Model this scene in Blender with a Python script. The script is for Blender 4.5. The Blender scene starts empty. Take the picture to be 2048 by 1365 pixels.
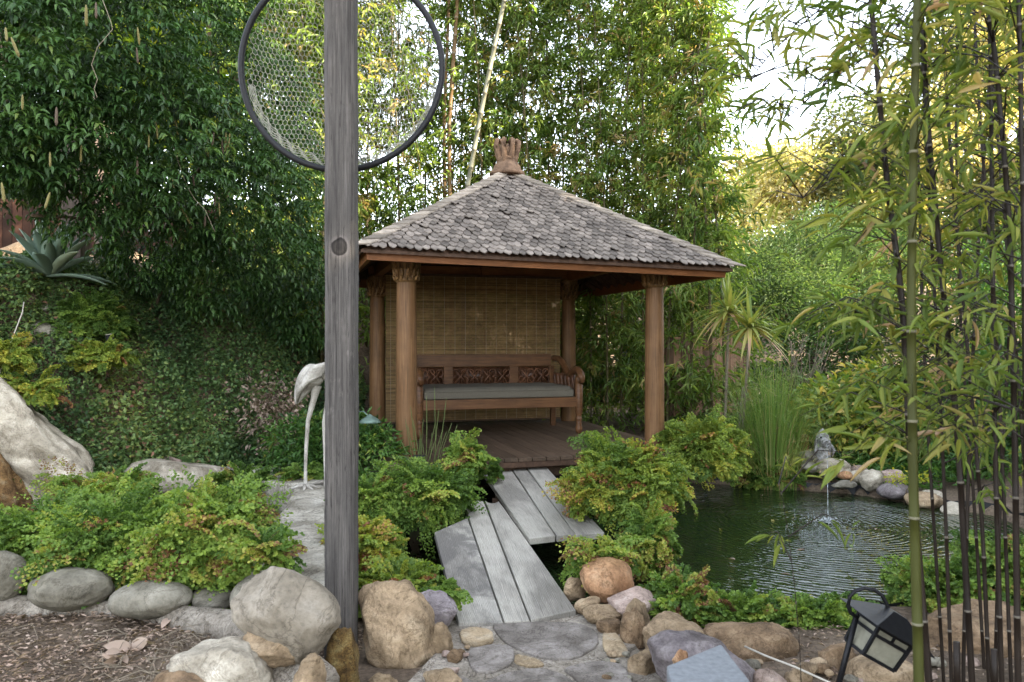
import bpy, math, random
import numpy as np
from mathutils import Vector, Matrix
R = math.radians
rng = np.random.default_rng(7)
random.seed(7)
SC = bpy.context.scene
COL = SC.collection

# ------------------------------------------------------------------ camera, sky, sun, exposure
F = 1530.0; CZ = 1.5                     # focal length in photo pixels (photo 2048 wide), camera height
cam = bpy.data.cameras.new('camera'); camo = bpy.data.objects.new('camera', cam); COL.objects.link(camo)
camo.location = (0, 0, CZ); camo.rotation_euler = (R(90), 0, 0)
cam.sensor_width = 36; cam.lens = 36*F/2048; cam.clip_start = .05; cam.clip_end = 500
cam.dof.use_dof = True; cam.dof.focus_distance = 7.5; cam.dof.aperture_fstop = 6.3
SC.camera = camo
SUN_AZ = R(112); SUN_EL = R(27)          # azimuth measured clockwise from +Y (view direction)
w = bpy.data.worlds.new('World'); SC.world = w; w.use_nodes = True
nt = w.node_tree; sky = nt.nodes.new('ShaderNodeTexSky'); sky.sky_type = 'NISHITA'; sky.sun_disc = False
sky.sun_elevation = SUN_EL; sky.sun_rotation = SUN_AZ; sky.air_density = 1.0; sky.dust_density = 1.0; sky.ozone_density = .6
hs = nt.nodes.new('ShaderNodeHueSaturation'); hs.inputs['Saturation'].default_value = .40
bg = nt.nodes['Background']; nt.links.new(sky.outputs[0], hs.inputs['Color']); nt.links.new(hs.outputs[0], bg.inputs[0]); bg.inputs[1].default_value = .15
sl = bpy.data.lights.new('sun', 'SUN'); slo = bpy.data.objects.new('sun', sl); COL.objects.link(slo)
sl.energy = 3.6; sl.angle = R(.5); sl.color = (1, .86, .64)
sd = Vector((math.sin(SUN_AZ)*math.cos(SUN_EL), math.cos(SUN_AZ)*math.cos(SUN_EL), math.sin(SUN_EL)))
slo.rotation_euler = sd.to_track_quat('Z', 'Y').to_euler()
SC.view_settings.view_transform = 'Standard'; SC.view_settings.look = 'None'; SC.view_settings.gamma = 1
SC.view_settings.exposure = 3.12
SC.render.engine = 'CYCLES'
SC.cycles.max_bounces = 6; SC.cycles.diffuse_bounces = 3; SC.cycles.transmission_bounces = 4; SC.cycles.transparent_max_bounces = 6

# ------------------------------------------------------------------ helpers
def P(px, py, Y):                        # photo pixel at distance Y -> world point
    return np.array([(px-1024)*Y/F, Y, CZ-(py-683)*Y/F])
def G(px, py, z):                        # photo pixel on the level z
    return P(px, py, (CZ-z)*F/(py-683))
def tag(o, label=None, cat=None, group=None, kind=None):
    if label: o['label'] = label
    if cat: o['category'] = cat
    if group: o['group'] = group
    if kind: o['kind'] = kind
    return o
def empty(name, loc=(0, 0, 0), rz=0, **k):
    o = bpy.data.objects.new(name, None); COL.objects.link(o); o.location = loc; o.rotation_euler[2] = rz
    return tag(o, **k)
def link(name, me, mat, parent=None, smooth=True):
    o = bpy.data.objects.new(name, me); COL.objects.link(o)
    if mat: me.materials.append(mat)
    if smooth: me.polygons.foreach_set('use_smooth', [True]*len(me.polygons))
    if parent: o.parent = parent
    return o
def npmesh(name, V, Fc, tone=None):      # V (n,3), Fc (m,k) uniform faces
    me = bpy.data.meshes.new(name); V = np.asarray(V, np.float32); Fc = np.asarray(Fc, np.int32)
    m, k = Fc.shape
    me.vertices.add(len(V)); me.vertices.foreach_set('co', V.ravel())
    me.loops.add(m*k); me.loops.foreach_set('vertex_index', Fc.ravel())
    me.polygons.add(m); me.polygons.foreach_set('loop_start', np.arange(m, dtype=np.int32)*k)
    me.update(calc_edges=True)
    if tone is not None:
        a = me.attributes.new('tone', 'FLOAT', 'POINT'); a.data.foreach_set('value', np.asarray(tone, np.float32))
    return me
class MB:
    """collects shapes into one mesh, with a per-vertex 'tone'"""
    def __init__(s): s.v = []; s.f = []; s.t = []
    def add(s, V, Fc, tone=.5):
        n = len(s.v); s.v += [tuple(map(float, p)) for p in V]; s.f += [tuple(int(i)+n for i in f) for f in Fc]; s.t += [tone]*len(V) if np.isscalar(tone) else list(map(float, tone))
    def box(s, c, d, rz=0, tone=.5, M=None):
        x, y, z = d[0]/2, d[1]/2, d[2]/2; ca, sa = math.cos(rz), math.sin(rz)
        V = []
        for k in (-z, z):
            for i, j in ((-x, -y), (x, -y), (x, y), (-x, y)):
                V.append((c[0]+i*ca-j*sa, c[1]+i*sa+j*ca, c[2]+k))
        if M: V = [M(p) for p in V]
        s.add(V, [(3, 2, 1, 0), (4, 5, 6, 7), (0, 1, 5, 4), (1, 2, 6, 5), (2, 3, 7, 6), (3, 0, 4, 7)], tone)
    def bar(s, a, b, w, h, tone=.5, up=(0, 0, 1)):
        a = np.array(a, float); b = np.array(b, float); d = b-a; d /= np.linalg.norm(d)
        x = np.cross(d, up); x /= np.linalg.norm(x); y = np.cross(x, d)
        V = []
        for p in (a, b):
            for i, j in ((-1, -1), (1, -1), (1, 1), (-1, 1)): V.append(p+x*i*w/2+y*j*h/2)
        s.add(V, [(3, 2, 1, 0), (4, 5, 6, 7), (0, 1, 5, 4), (1, 2, 6, 5), (2, 3, 7, 6), (3, 0, 4, 7)], tone)
    def tube(s, pts, rad, n=8, tone=.5, cap=True):
        pts = np.array(pts, float); m = len(pts)
        rad = np.full(m, rad) if np.isscalar(rad) else np.array(rad)
        T = np.gradient(pts, axis=0); T /= np.linalg.norm(T, axis=1)[:, None]+1e-9
        ref = np.array([.31, .22, .92]) if abs(T[0][2]) < .8 else np.array([1., .1, 0])
        V = []
        for i in range(m):
            x = np.cross(T[i], ref); x /= np.linalg.norm(x); y = np.cross(T[i], x)
            for k in range(n):
                a = 2*math.pi*k/n; V.append(pts[i]+rad[i]*(math.cos(a)*x+math.sin(a)*y))
        Fc = [(i*n+k, i*n+(k+1) % n, (i+1)*n+(k+1) % n, (i+1)*n+k) for i in range(m-1) for k in range(n)]
        if cap: Fc += [tuple(range(n))[::-1], tuple((m-1)*n+k for k in range(n))]
        s.add(V, Fc, tone if np.isscalar(tone) else np.repeat(tone, n))
    def lathe(s, prof, c=(0, 0, 0), n=24, tone=.5, mod=None):
        V = []
        for r, z in prof:
            for k in range(n):
                a = 2*math.pi*k/n; rr = r*(mod(a, z) if mod else 1)
                V.append((c[0]+rr*math.cos(a), c[1]+rr*math.sin(a), c[2]+z))
        m = len(prof)
        Fc = [(i*n+k, i*n+(k+1) % n, (i+1)*n+(k+1) % n, (i+1)*n+k) for i in range(m-1) for k in range(n)]
        Fc += [tuple(range(n))[::-1], tuple((m-1)*n+k for k in range(n))]
        s.add(V, Fc, tone)
    def prism(s, poly, z0, z1, tone=.5):   # poly = list of (x,y) ; z may be a function of (x,y)
        n = len(poly); f0 = z0 if callable(z0) else (lambda x, y: z0); f1 = z1 if callable(z1) else (lambda x, y: z1)
        V = [(x, y, f0(x, y)) for x, y in poly]+[(x, y, f1(x, y)) for x, y in poly]
        ar = sum(poly[i][0]*poly[(i+1) % n][1]-poly[(i+1) % n][0]*poly[i][1] for i in range(n))
        Fc = [tuple(range(n))[::-1], tuple(range(n, 2*n))]+[(i, (i+1) % n, n+(i+1) % n, n+i) for i in range(n)]
        if ar < 0: Fc = [f[::-1] for f in Fc]
        s.add(V, Fc, tone)
    def build(s, name, mat, parent=None, smooth=False, bevel=0, loc=None):
        me = bpy.data.meshes.new(name); me.from_pydata(s.v, [], s.f)
        a = me.attributes.new('tone', 'FLOAT', 'POINT'); a.data.foreach_set('value', s.t)
        o = link(name, me, mat, parent, smooth)
        if loc is not None:
            me.transform(Matrix.Translation(-Vector(loc))); o.location = loc
        if bevel:
            b = o.modifiers.new('bevel', 'BEVEL'); b.width = bevel; b.segments = 2; b.limit_method = 'ANGLE'
        return o

# ------------------------------------------------------------------ materials
def newmat(name):
    m = bpy.data.materials.new(name); m.use_nodes = True; t = m.node_tree
    t.nodes['Principled BSDF'].inputs['Specular IOR Level'].default_value = .22; return m, t, t.nodes['Principled BSDF']
def N(t, kind, **inp):
    n = t.nodes.new('ShaderNode'+kind)
    for k, v in inp.items():
        if k in n.inputs: n.inputs[k].default_value = v
        else: setattr(n, k, v)
    return n
def ramp(t, fac, stops):
    r = t.nodes.new('ShaderNodeValToRGB'); e = r.color_ramp.elements
    while len(e) < len(stops): e.new(.5)
    for i, (p, c) in enumerate(stops): e[i].position = p; e[i].color = (*c, 1)
    t.links.new(fac, r.inputs[0]); return r.outputs[0]
def mix(t, a, b, fac, mode='MIX'):
    n = t.nodes.new('ShaderNodeMix'); n.data_type = 'RGBA'; n.blend_type = mode
    for s, v in ((6, a), (7, b)):
        if hasattr(v, 'links'): t.links.new(v, n.inputs[s])
        else: n.inputs[s].default_value = (*v, 1)
    if hasattr(fac, 'links'): t.links.new(fac, n.inputs[0])
    else: n.inputs[0].default_value = fac
    return n.outputs[2]
def coords(t, scale=(1, 1, 1), rand=True):
    tc = N(t, 'TexCoord'); mp = t.nodes.new('ShaderNodeMapping'); mp.inputs['Scale'].default_value = scale
    t.links.new(tc.outputs['Object'], mp.inputs['Vector'])
    if rand:
        oi = N(t, 'ObjectInfo'); ml = N(t, 'Math', operation='MULTIPLY'); ml.inputs[1].default_value = 37
        t.links.new(oi.outputs['Random'], ml.inputs[0]); t.links.new(ml.outputs[0], mp.inputs['Location'])
    return mp.outputs[0]
def noise(t, vec, scale, detail=6, rough=.6, dist=0):
    n = N(t, 'TexNoise'); n.inputs['Scale'].default_value = scale; n.inputs['Detail'].default_value = detail
    n.inputs['Roughness'].default_value = rough; n.inputs['Distortion'].default_value = dist
    t.links.new(vec, n.inputs['Vector']); return n.outputs[0]
def bump(t, p, h, strength=.5, dist=.01):
    b = N(t, 'Bump'); b.inputs['Strength'].default_value = strength; b.inputs['Distance'].default_value = dist
    t.links.new(h, b.inputs['Height']); t.links.new(b.outputs[0], p.inputs['Normal']); return b
def toneattr(t):
    a = N(t, 'Attribute'); a.attribute_name = 'tone'; return a.outputs['Fac']
def leafmat(name, stops, trans=.35, rough=.45, tboost=(1.3, 1.35, .6)):
    stops = [(p_, (c_[0]*1.13, c_[1]*.99, c_[2]*1.2)) for p_, c_ in stops]
    m, t, p = newmat(name); c = ramp(t, toneattr(t), stops)
    v = coords(t, (1, 1, 1), False); nz = noise(t, v, 1.6, 2)
    dk = ramp(t, nz, [(.35, (.72, .78, .72)), (.65, (1.15, 1.1, 1.0))])
    c = mix(t, c, dk, 1.0, 'MULTIPLY')
    t.links.new(c, p.inputs['Base Color']); p.inputs['Roughness'].default_value = rough
    p.inputs['Specular IOR Level'].default_value = .28
    tr = N(t, 'BsdfTranslucent'); t.links.new(mix(t, c, tboost, 1.0, 'MULTIPLY'), tr.inputs[0])
    ms = N(t, 'MixShader'); ms.inputs[0].default_value = trans
    t.links.new(p.outputs[0], ms.inputs[1]); t.links.new(tr.outputs[0], ms.inputs[2])
    t.links.new(ms.outputs[0], t.nodes['Material Output'].inputs[0]); return m
def woodmat(name, dark, light, scale=(30, 30, 2), rough=.65, tonevar=.35, bmp=.35, knots=False):
    m, t, p = newmat(name); v = coords(t, scale)
    n1 = noise(t, v, 1.0, 8, .65, .6); v2 = coords(t, (3, 3, 3)); n2 = noise(t, v2, 1.2, 4)
    c = ramp(t, n1, [(.3, dark), (.68, light)])
    c = mix(t, c, ramp(t, n2, [(.3, (.62, .62, .62)), (.7, (1.15, 1.15, 1.15))]), .8, 'MULTIPLY')
    tn = ramp(t, toneattr(t), [(0, (1-tonevar,)*3), (1, (1+tonevar,)*3)])
    c = mix(t, c, tn, 1, 'MULTIPLY')
    t.links.new(c, p.inputs['Base Color']); p.inputs['Roughness'].default_value = rough
    bump(t, p, n1, bmp, .006); return m
def rockmat(name, c1, c2, c3, sc=4, rough=.85, spk=.25, bmp=.5):
    m, t, p = newmat(name); v = coords(t); sc *= 2.3; spk = min(1, spk*2.2); bmp = min(1, bmp*1.7)
    a = noise(t, v, sc, 8, .62, .3); b = noise(t, v, sc*.45, 3, .5, .6); f = noise(t, v, sc*9, 6, .75)
    c = ramp(t, a, [(.3, c1), (.52, c2), (.72, c3)])
    c = mix(t, c, ramp(t, b, [(.36, (.5, .47, .43)), (.6, (1.12, 1.1, 1.08))]), .85, 'MULTIPLY')
    c = mix(t, c, ramp(t, f, [(.38, (.55, .55, .55)), (.5, (1, 1, 1)), (.64, (1.3, 1.3, 1.3))]), spk, 'MULTIPLY')
    k = noise(t, v, sc*.55, 7, .68, .9); c = mix(t, c, ramp(t, k, [(.478, (1, 1, 1)), (.5, (.38, .35, .32)), (.522, (1, 1, 1))]), min(1, .25+spk*.8), 'MULTIPLY')
    t.links.new(c, p.inputs['Base Color']); p.inputs['Roughness'].default_value = rough
    mm = N(t, 'Math', operation='ADD'); t.links.new(a, mm.inputs[0])
    m2 = N(t, 'Math', operation='MULTIPLY'); m2.inputs[1].default_value = .25; t.links.new(f, m2.inputs[0]); t.links.new(m2.outputs[0], mm.inputs[1])
    bump(t, p, mm.outputs[0], bmp, .03); return m
def plain(name, c, rough=.5, metal=0, bmp=0, sc=30):
    m, t, p = newmat(name); v = coords(t); n = noise(t, v, sc, 5)
    cc = mix(t, c, ramp(t, n, [(.3, (.7, .7, .7)), (.7, (1.2, 1.2, 1.2))]), .7, 'MULTIPLY')
    t.links.new(cc, p.inputs['Base Color']); p.inputs['Roughness'].default_value = rough; p.inputs['Metallic'].default_value = metal
    if bmp: bump(t, p, n, bmp, .004)
    return m
M = {}
M['fern'] = leafmat('fern_leaf', [(0, (.055, .12, .02)), (.3, (.11, .21, .035)), (.62, (.19, .31, .05)), (.9, (.32, .35, .07)), (.96, (.26, .18, .07)), (1, (.18, .1, .05))], .4, .6)
M['fern_y'] = leafmat('fern_yellow', [(0, (.09, .17, .03)), (.4, (.2, .3, .045)), (.72, (.34, .36, .05)), (.9, (.33, .2, .07)), (1, (.2, .09, .05))], .4, .6)
M['bamboo'] = leafmat('bamboo_leaf', [(0, (.055, .115, .025)), (.4, (.125, .22, .04)), (.7, (.22, .32, .065)), (.88, (.27, .29, .06)), (1, (.42, .33, .16))], .4, .4)
M['bamboo_front'] = leafmat('bamboo_leaf_near', [(0, (.06, .11, .02)), (.4, (.13, .2, .035)), (.72, (.24, .28, .05)), (.9, (.34, .29, .1)), (1, (.42, .3, .18))], .4, .6)
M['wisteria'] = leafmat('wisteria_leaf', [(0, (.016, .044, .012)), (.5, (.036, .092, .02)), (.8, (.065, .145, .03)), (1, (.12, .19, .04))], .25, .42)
M['ivy'] = leafmat('ivy_leaf', [(0, (.04, .09, .032)), (.5, (.10, .19, .055)), (.8, (.18, .27, .07)), (.93, (.2, .25, .05)), (1, (.2, .12, .07))], .2, .5)
M['shrub'] = leafmat('shrub_leaf', [(0, (.03, .085, .02)), (.5, (.07, .17, .035)), (.85, (.14, .25, .05)), (1, (.3, .34, .06))], .35, .4)
M['shrub_y'] = leafmat('shrub_yellow', [(0, (.04, .1, .02)), (.45, (.11, .2, .035)), (.75, (.27, .33, .05)), (1, (.5, .42, .1))], .4, .45)
M['feather'] = leafmat('feathery_leaf', [(0, (.04, .09, .035)), (.5, (.08, .15, .06)), (1, (.15, .22, .09))], .45, .55)
M['olive'] = leafmat('far_leaf', [(0, (.045, .075, .03)), (.5, (.09, .13, .05)), (1, (.2, .2, .07))], .4, .5)
M['sunglow'] = leafmat('sunglow_leaf', [(0, (.24, .27, .11)), (.5, (.44, .44, .19)), (1, (.62, .58, .32))], .5, .5)  # sun glow on the far trees is put into this leaf colour
M['lime'] = leafmat('lime_leaf', [(0, (.10, .2, .02)), (.5, (.25, .36, .04)), (1, (.5, .5, .06))], .5, .45)
M['dry'] = leafmat('dry_leaf', [(0, (.09, .072, .05)), (.5, (.2, .165, .11)), (1, (.42, .36, .26))], .2, .7)
M['grass'] = leafmat('reed_leaf', [(0, (.09, .18, .04)), (.5, (.18, .31, .06)), (.8, (.33, .35, .12)), (1, (.42, .33, .16))], .35, .5)
M['agave'] = leafmat('agave_leaf', [(0, (.12, .21, .15)), (.5, (.2, .31, .22)), (1, (.3, .38, .2))], .15, .45)
M['dracaena'] = leafmat('dracaena_leaf', [(0, (.14, .22, .05)), (.5, (.28, .34, .08)), (.8, (.38, .34, .12)), (1, (.4, .27, .16))], .3, .45)
M['stem'] = plain('stem_brown', (.09, .06, .035), .8, 0, .4, 60)
M['blackstem'] = plain('fern_stem', (.02, .014, .01), .5)
M['bark'] = plain('bark', (.12, .09, .065), .9, 0, .6, 25)
M['palebark'] = plain('pale_bark', (.2, .165, .12), .85, 0, .5, 30)
M['column'] = woodmat('column_wood', (.085, .04, .016), (.225, .122, .055), (90, 90, 2.5), .5, .2, .3)
M['fascia'] = woodmat('fascia_wood', (.13, .048, .016), (.25, .10, .036), (4, 60, 60), .5, .25)
M['darkwood'] = woodmat('dark_wood', (.045, .025, .016), (.10, .058, .036), (30, 30, 30), .7)
M['bench'] = woodmat('bench_wood', (.06, .026, .012), (.17, .08, .034), (3, 40, 40), .38, .25, .2)
M['carved'] = woodmat('carved_wood', (.05, .022, .012), (.16, .07, .035), (20, 20, 20), .3)
M['deck'] = woodmat('deck_boards', (.045, .03, .02), (.12, .08, .053), (40, 2, 40), .5, .35)
def plankmat(name, dark, light, stain=None):
    m, t, p = newmat(name); v = coords(t, (26, 1.1, 26)); v2 = coords(t, (190, 4, 60)); wv = N(t, 'TexWave'); wv.wave_type = 'BANDS'; wv.bands_direction = 'X'
    wv.inputs['Scale'].default_value = 1.7; wv.inputs['Distortion'].default_value = 11; wv.inputs['Detail'].default_value = 3; wv.inputs['Detail Scale'].default_value = .8; t.links.new(v, wv.inputs[0])
    n = noise(t, v2, 1, 6, .7); b = noise(t, coords(t, (5, 1.6, 5)), 1, 5, .6); c = ramp(t, wv.outputs['Fac'], [(.0, tuple(.45*a+.55*b for a, b in zip(dark, light))), (.3, light), (1, tuple(x*1.06 for x in light))])
    c = mix(t, c, ramp(t, n, [(.3, (.5, .5, .5)), (.48, (1, 1, 1)), (.7, (1.12, 1.12, 1.1))]), .8, 'MULTIPLY'); c = mix(t, c, ramp(t, b, [(.36, (.5, .49, .48)), (.58, (1.08, 1.08, 1.06))]), .8, 'MULTIPLY')
    c = mix(t, c, ramp(t, toneattr(t), [(0, (.86,)*3), (1, (1.12,)*3)]), 1, 'MULTIPLY')
    if stain: s_ = noise(t, coords(t, (3.2, 2.2, 3)), 1.3, 7, .7, .4); c = mix(t, c, stain, ramp(t, s_, [(.42, (0, 0, 0)), (.56, (.85, .85, .85))]))
    t.links.new(c, p.inputs['Base Color']); p.inputs['Roughness'].default_value = .85
    a = N(t, 'Math', operation='ADD'); t.links.new(wv.outputs['Fac'], a.inputs[0]); t.links.new(n, a.inputs[1]); bump(t, p, a.outputs[0], .6, .003); return m
M['plank'] = plankmat('grey_plank', (.13, .12, .105), (.335, .312, .272))
M['plank_stain'] = plankmat('stained_plank', (.13, .12, .105), (.35, .328, .29), (.12, .11, .1))
M['shingle'] = woodmat('shingle_wood', (.105, .086, .072), (.21, .178, .15), (9, 9, 9), .8, .4, .5)
M['capwood'] = woodmat('ridge_wood', (.16, .135, .11), (.32, .27, .215), (9, 9, 9), .8, .4, .5)
M['finial'] = woodmat('finial_wood', (.07, .04, .024), (.25, .155, .095), (14, 14, 14), .7, .3, .6)
M['gilt'] = woodmat('capital_wood', (.07, .032, .016), (.26, .15, .06), (40, 40, 40), .4, .3, .5)
M['fence'] = woodmat('fence_wood', (.11, .06, .035), (.24, .145, .09), (30, 30, 2), .8, .5)
M['fencedark'] = woodmat('fence_dark', (.03, .013, .008), (.06, .026, .015), (30, 30, 2), .85, .5)
M['fencegrey'] = woodmat('fence_grey', (.1, .075, .06), (.2, .15, .12), (30, 30, 2), .85, .4)
M['blind'] = woodmat('blind_reed', (.125, .078, .034), (.27, .172, .078), (9, 40, 40), .85, .35, .1)
M['rock_grey'] = rockmat('river_stone', (.12, .112, .088), (.2, .187, .15), (.29, .273, .225), 3, .8, .2, .25)
M['rock_tan'] = rockmat('sandstone', (.16, .115, .07), (.3, .222, .14), (.41, .325, .22), 4)
M['rock_brown'] = rockmat('brown_rock', (.09, .06, .035), (.2, .135, .08), (.31, .225, .14), 5)
M['rock_orange'] = rockmat('orange_rock', (.22, .11, .055), (.38, .22, .12), (.46, .32, .2), 3)
M['rock_purple'] = rockmat('purple_rock', (.10, .085, .09), (.21, .185, .19), (.36, .33, .33), 4)
M['rock_white'] = rockmat('pale_rock', (.27, .235, .18), (.42, .38, .305), (.56, .515, .43), 4, .85, .2, .8)
M['rock_moss'] = rockmat('mossy_rock', (.05, .03, .012), (.13, .08, .025), (.2, .16, .07), 7, .9, .5, .8)
M['rock_rust'] = rockmat('rusty_rock', (.09, .05, .02), (.2, .12, .05), (.3, .24, .15), 5, .9, .4, .8)
M['rock_pink'] = rockmat('pink_rock', (.2, .15, .125), (.34, .26, .22), (.45, .37, .32), 4)
M['rock_beige'] = rockmat('beige_boulder', (.14, .12, .09), (.235, .205, .16), (.32, .29, .24), 2, .8, .22, .35)
M['concrete'] = rockmat('concrete', (.24, .22, .18), (.33, .31, .26), (.43, .41, .36), 3, .9, .35, .4)
M['mortar'] = rockmat('mortar', (.2, .175, .14), (.28, .25, .21), (.37, .34, .29), 3, .9, .4, .5)
M['flag'] = rockmat('flagstone', (.13, .115, .10), (.19, .17, .152), (.26, .237, .215), 5, .8, .25, .4)
M['flag_tan'] = rockmat('flagstone_tan', (.24, .18, .11), (.36, .28, .18), (.42, .36, .27), 5, .8, .25, .4)
M['bird'] = rockmat('bird_stone', (.32, .30, .265), (.40, .38, .34), (.46, .44, .4), 5, .8, .12, .25)
M['fish'] = rockmat('fish_stone', (.2, .2, .2), (.38, .38, .38), (.52, .52, .53), 12, .6, .4, .5)
M['cushion'] = plain('cushion_cloth', (.125, .11, .085), .85, 0, .4, 150)
M['reed'] = plain('reed_stem', (.075, .10, .03), .6)
M['iron'] = plain('black_iron', (.02, .02, .022), .45, .6, .2)
M['black'] = plain('black_rubber', (.012, .012, .013), .5)
M['verdigris'] = plain('verdigris_metal', (.14, .2, .17), .5, .4)
M['bluegrey'] = plain('blue_grey_paint', (.175, .185, .195), .8, 0, .5, 45)
M['cord'] = plain('white_cord', (.4, .37, .31), .8)
M['net'] = plain('net_cord', (.3, .29, .24), .9)
M['pod'] = plain('seed_pod', (.15, .13, .045), .6, 0, .3, 80)
M['pod_brown'] = plain('brown_pod', (.09, .065, .045), .7, 0, .3, 80)
M['lampglass'] = plain('frosted_pane', (.21, .2, .15), .6)
def culmmat(name, c, rough=.4, ring=(.3, .29, .25)):
    m, t, p = newmat(name); v = coords(t, (18, 18, 1.5)); n = noise(t, v, 1, 5)
    cc = mix(t, c, ramp(t, n, [(.3, (.6, .6, .6)), (.7, (1.35, 1.3, 1.2))]), .8, 'MULTIPLY')
    cc = mix(t, cc, ring, ramp(t, toneattr(t), [(.55, (0, 0, 0)), (.8, (1, 1, 1))]))
    t.links.new(cc, p.inputs['Base Color']); p.inputs['Roughness'].default_value = rough; return m
M['culm'] = culmmat('bamboo_culm', (.10, .085, .04), .5, (.14, .12, .08))
M['culm_brown'] = culmmat('brown_culm', (.15, .095, .045), .6, (.16, .13, .09))
M['culm_green'] = culmmat('green_culm', (.04, .044, .009), .62, (.15, .14, .09))
M['culm_pale'] = culmmat('pale_culm', (.2, .2, .15), .6, (.1, .09, .06))
M['culm_black'] = culmmat('black_culm', (.016, .011, .008), .5, (.12, .105, .085))

def jointed(pp, rr, nodes, n=10, h=.004, k=1.13):
    """one tube with a pale swollen ring at each joint"""
    pp = np.array(pp, float); L = np.r_[0, np.cumsum(np.linalg.norm(np.diff(pp, axis=0), axis=1))]; P_, R_, T_ = [], [], []
    pos = sorted([(l, 0) for l in L]+[(L[i], 1) for i in nodes]); out = []
    for l, isn in pos:
        if isn: out += [(l-h*1.2, 1, 0), (l-h, k, 1), (l+h*.3, k*.98, 1), (l+h, 1, 0)]
        elif not any(abs(l-L[i]) < h*3 for i in nodes): out.append((l, 1, 0))
    out = sorted(out); mb = MB()
    for l, q, t_ in out: P_.append([np.interp(l, L, pp[:, j]) for j in range(3)]); R_.append(np.interp(l, L, rr)*q); T_.append(1. if t_ else .3)
    mb.tube(P_, R_, n, tone=np.array(T_)); return mb
# soil
m, t, p = newmat('soil'); v = coords(t, (1, 1, 1), False)
a = noise(t, v, 2.2, 8, .65); b = noise(t, v, 40, 6, .7)
c = ramp(t, a, [(.3, (.06, .044, .03)), (.55, (.13, .10, .072)), (.75, (.21, .168, .125))])
c = mix(t, c, ramp(t, b, [(.35, (.45, .42, .4)), (.6, (1.25, 1.2, 1.15))]), .8, 'MULTIPLY')
t.links.new(c, p.inputs['Base Color']); p.inputs['Roughness'].default_value = .95; bump(t, p, b, .9, .02); M['soil'] = m
# water
FX, FY = 2.76, 6.68                       # where the jet lands
m, t, p = newmat('pond_water'); tc = N(t, 'TexCoord')
mp = t.nodes.new('ShaderNodeMapping'); mp.inputs['Location'].default_value = (-FX, -FY, 0); t.links.new(tc.outputs['Object'], mp.inputs[0])
wv = N(t, 'TexWave'); wv.wave_type = 'RINGS'; wv.rings_direction = 'Z'; wv.inputs['Scale'].default_value = 5.5
wv.inputs['Distortion'].default_value = 7; wv.inputs['Detail'].default_value = 2; wv.inputs['Detail Scale'].default_value = .9; t.links.new(mp.outputs[0], wv.inputs[0])
n1 = noise(t, tc.outputs['Object'], 9, 3, .5, .5)
ad = N(t, 'Math', operation='MULTIPLY_ADD'); ad.inputs[1].default_value = .3; t.links.new(wv.outputs['Fac'], ad.inputs[0]); t.links.new(n1, ad.inputs[2])
ln = N(t, 'VectorMath', operation='LENGTH'); t.links.new(mp.outputs[0], ln.inputs[0])
mr = N(t, 'MapRange'); mr.inputs['From Min'].default_value = .2; mr.inputs['From Max'].default_value = 3.2; mr.inputs['To Min'].default_value = .75; mr.inputs['To Max'].default_value = .12
t.links.new(ln.outputs['Value'], mr.inputs[0])
b = bump(t, p, ad.outputs[0], .3, .03); t.links.new(mr.outputs[0], b.inputs['Strength'])
p.inputs['Base Color'].default_value = (.010, .021, .006, 1); p.inputs['Roughness'].default_value = .03; p.inputs['IOR'].default_value = 1.4; p.inputs['Specular IOR Level'].default_value = .5
M['water'] = m
m, t, p = newmat('white_water'); p.inputs['Base Color'].default_value = (.6, .64, .64, 1); p.inputs['Roughness'].default_value = .15
p.inputs['Transmission Weight'].default_value = .5; M['splash'] = m

# ------------------------------------------------------------------ the setting: ground, water, path
POND = np.array([(-1.15, 5.0), (-.5, 4.45), (.35, 4.42), (.9, 4.45), (1.4, 4.4), (2.3, 4.5), (3.3, 5.0), (4.2, 6.0), (4.35, 6.9), (3.5, 7.9),
                 (2.4, 8.4), (1.7, 8.6), (.6, 8.4), (-.6, 8.2), (-1.1, 7.4), (-1.1, 6.2)])
def sdist(poly, X, Y):                    # positive inside
    X = np.asarray(X, float); Y = np.asarray(Y, float); d = np.full(X.shape, 1e9); ins = np.zeros(X.shape, bool); n = len(poly)
    for i in range(n):
        a = poly[i]; b = poly[(i+1) % n]; e = b-a; wx = X-a[0]; wy = Y-a[1]
        k = np.clip((wx*e[0]+wy*e[1])/(e@e), 0, 1); d = np.minimum(d, np.hypot(wx-k*e[0], wy-k*e[1]))
        cnd = ((a[1] > Y) != (b[1] > Y)); xi = (b[0]-a[0])*(Y-a[1])/(b[1]-a[1]+1e-12)+a[0]; ins ^= cnd & (X < xi)
    return np.where(ins, d, -d)
def sst(x, a, b):
    k = np.clip((x-a)/(b-a), 0, 1); return k*k*(3-2*k)
POOL2 = np.array([(-3.3, 5.2), (-1.75, 4.7), (-1.95, 6.4), (-2.0, 6.75), (-2.9, 6.9), (-3.5, 6.4)])
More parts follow.
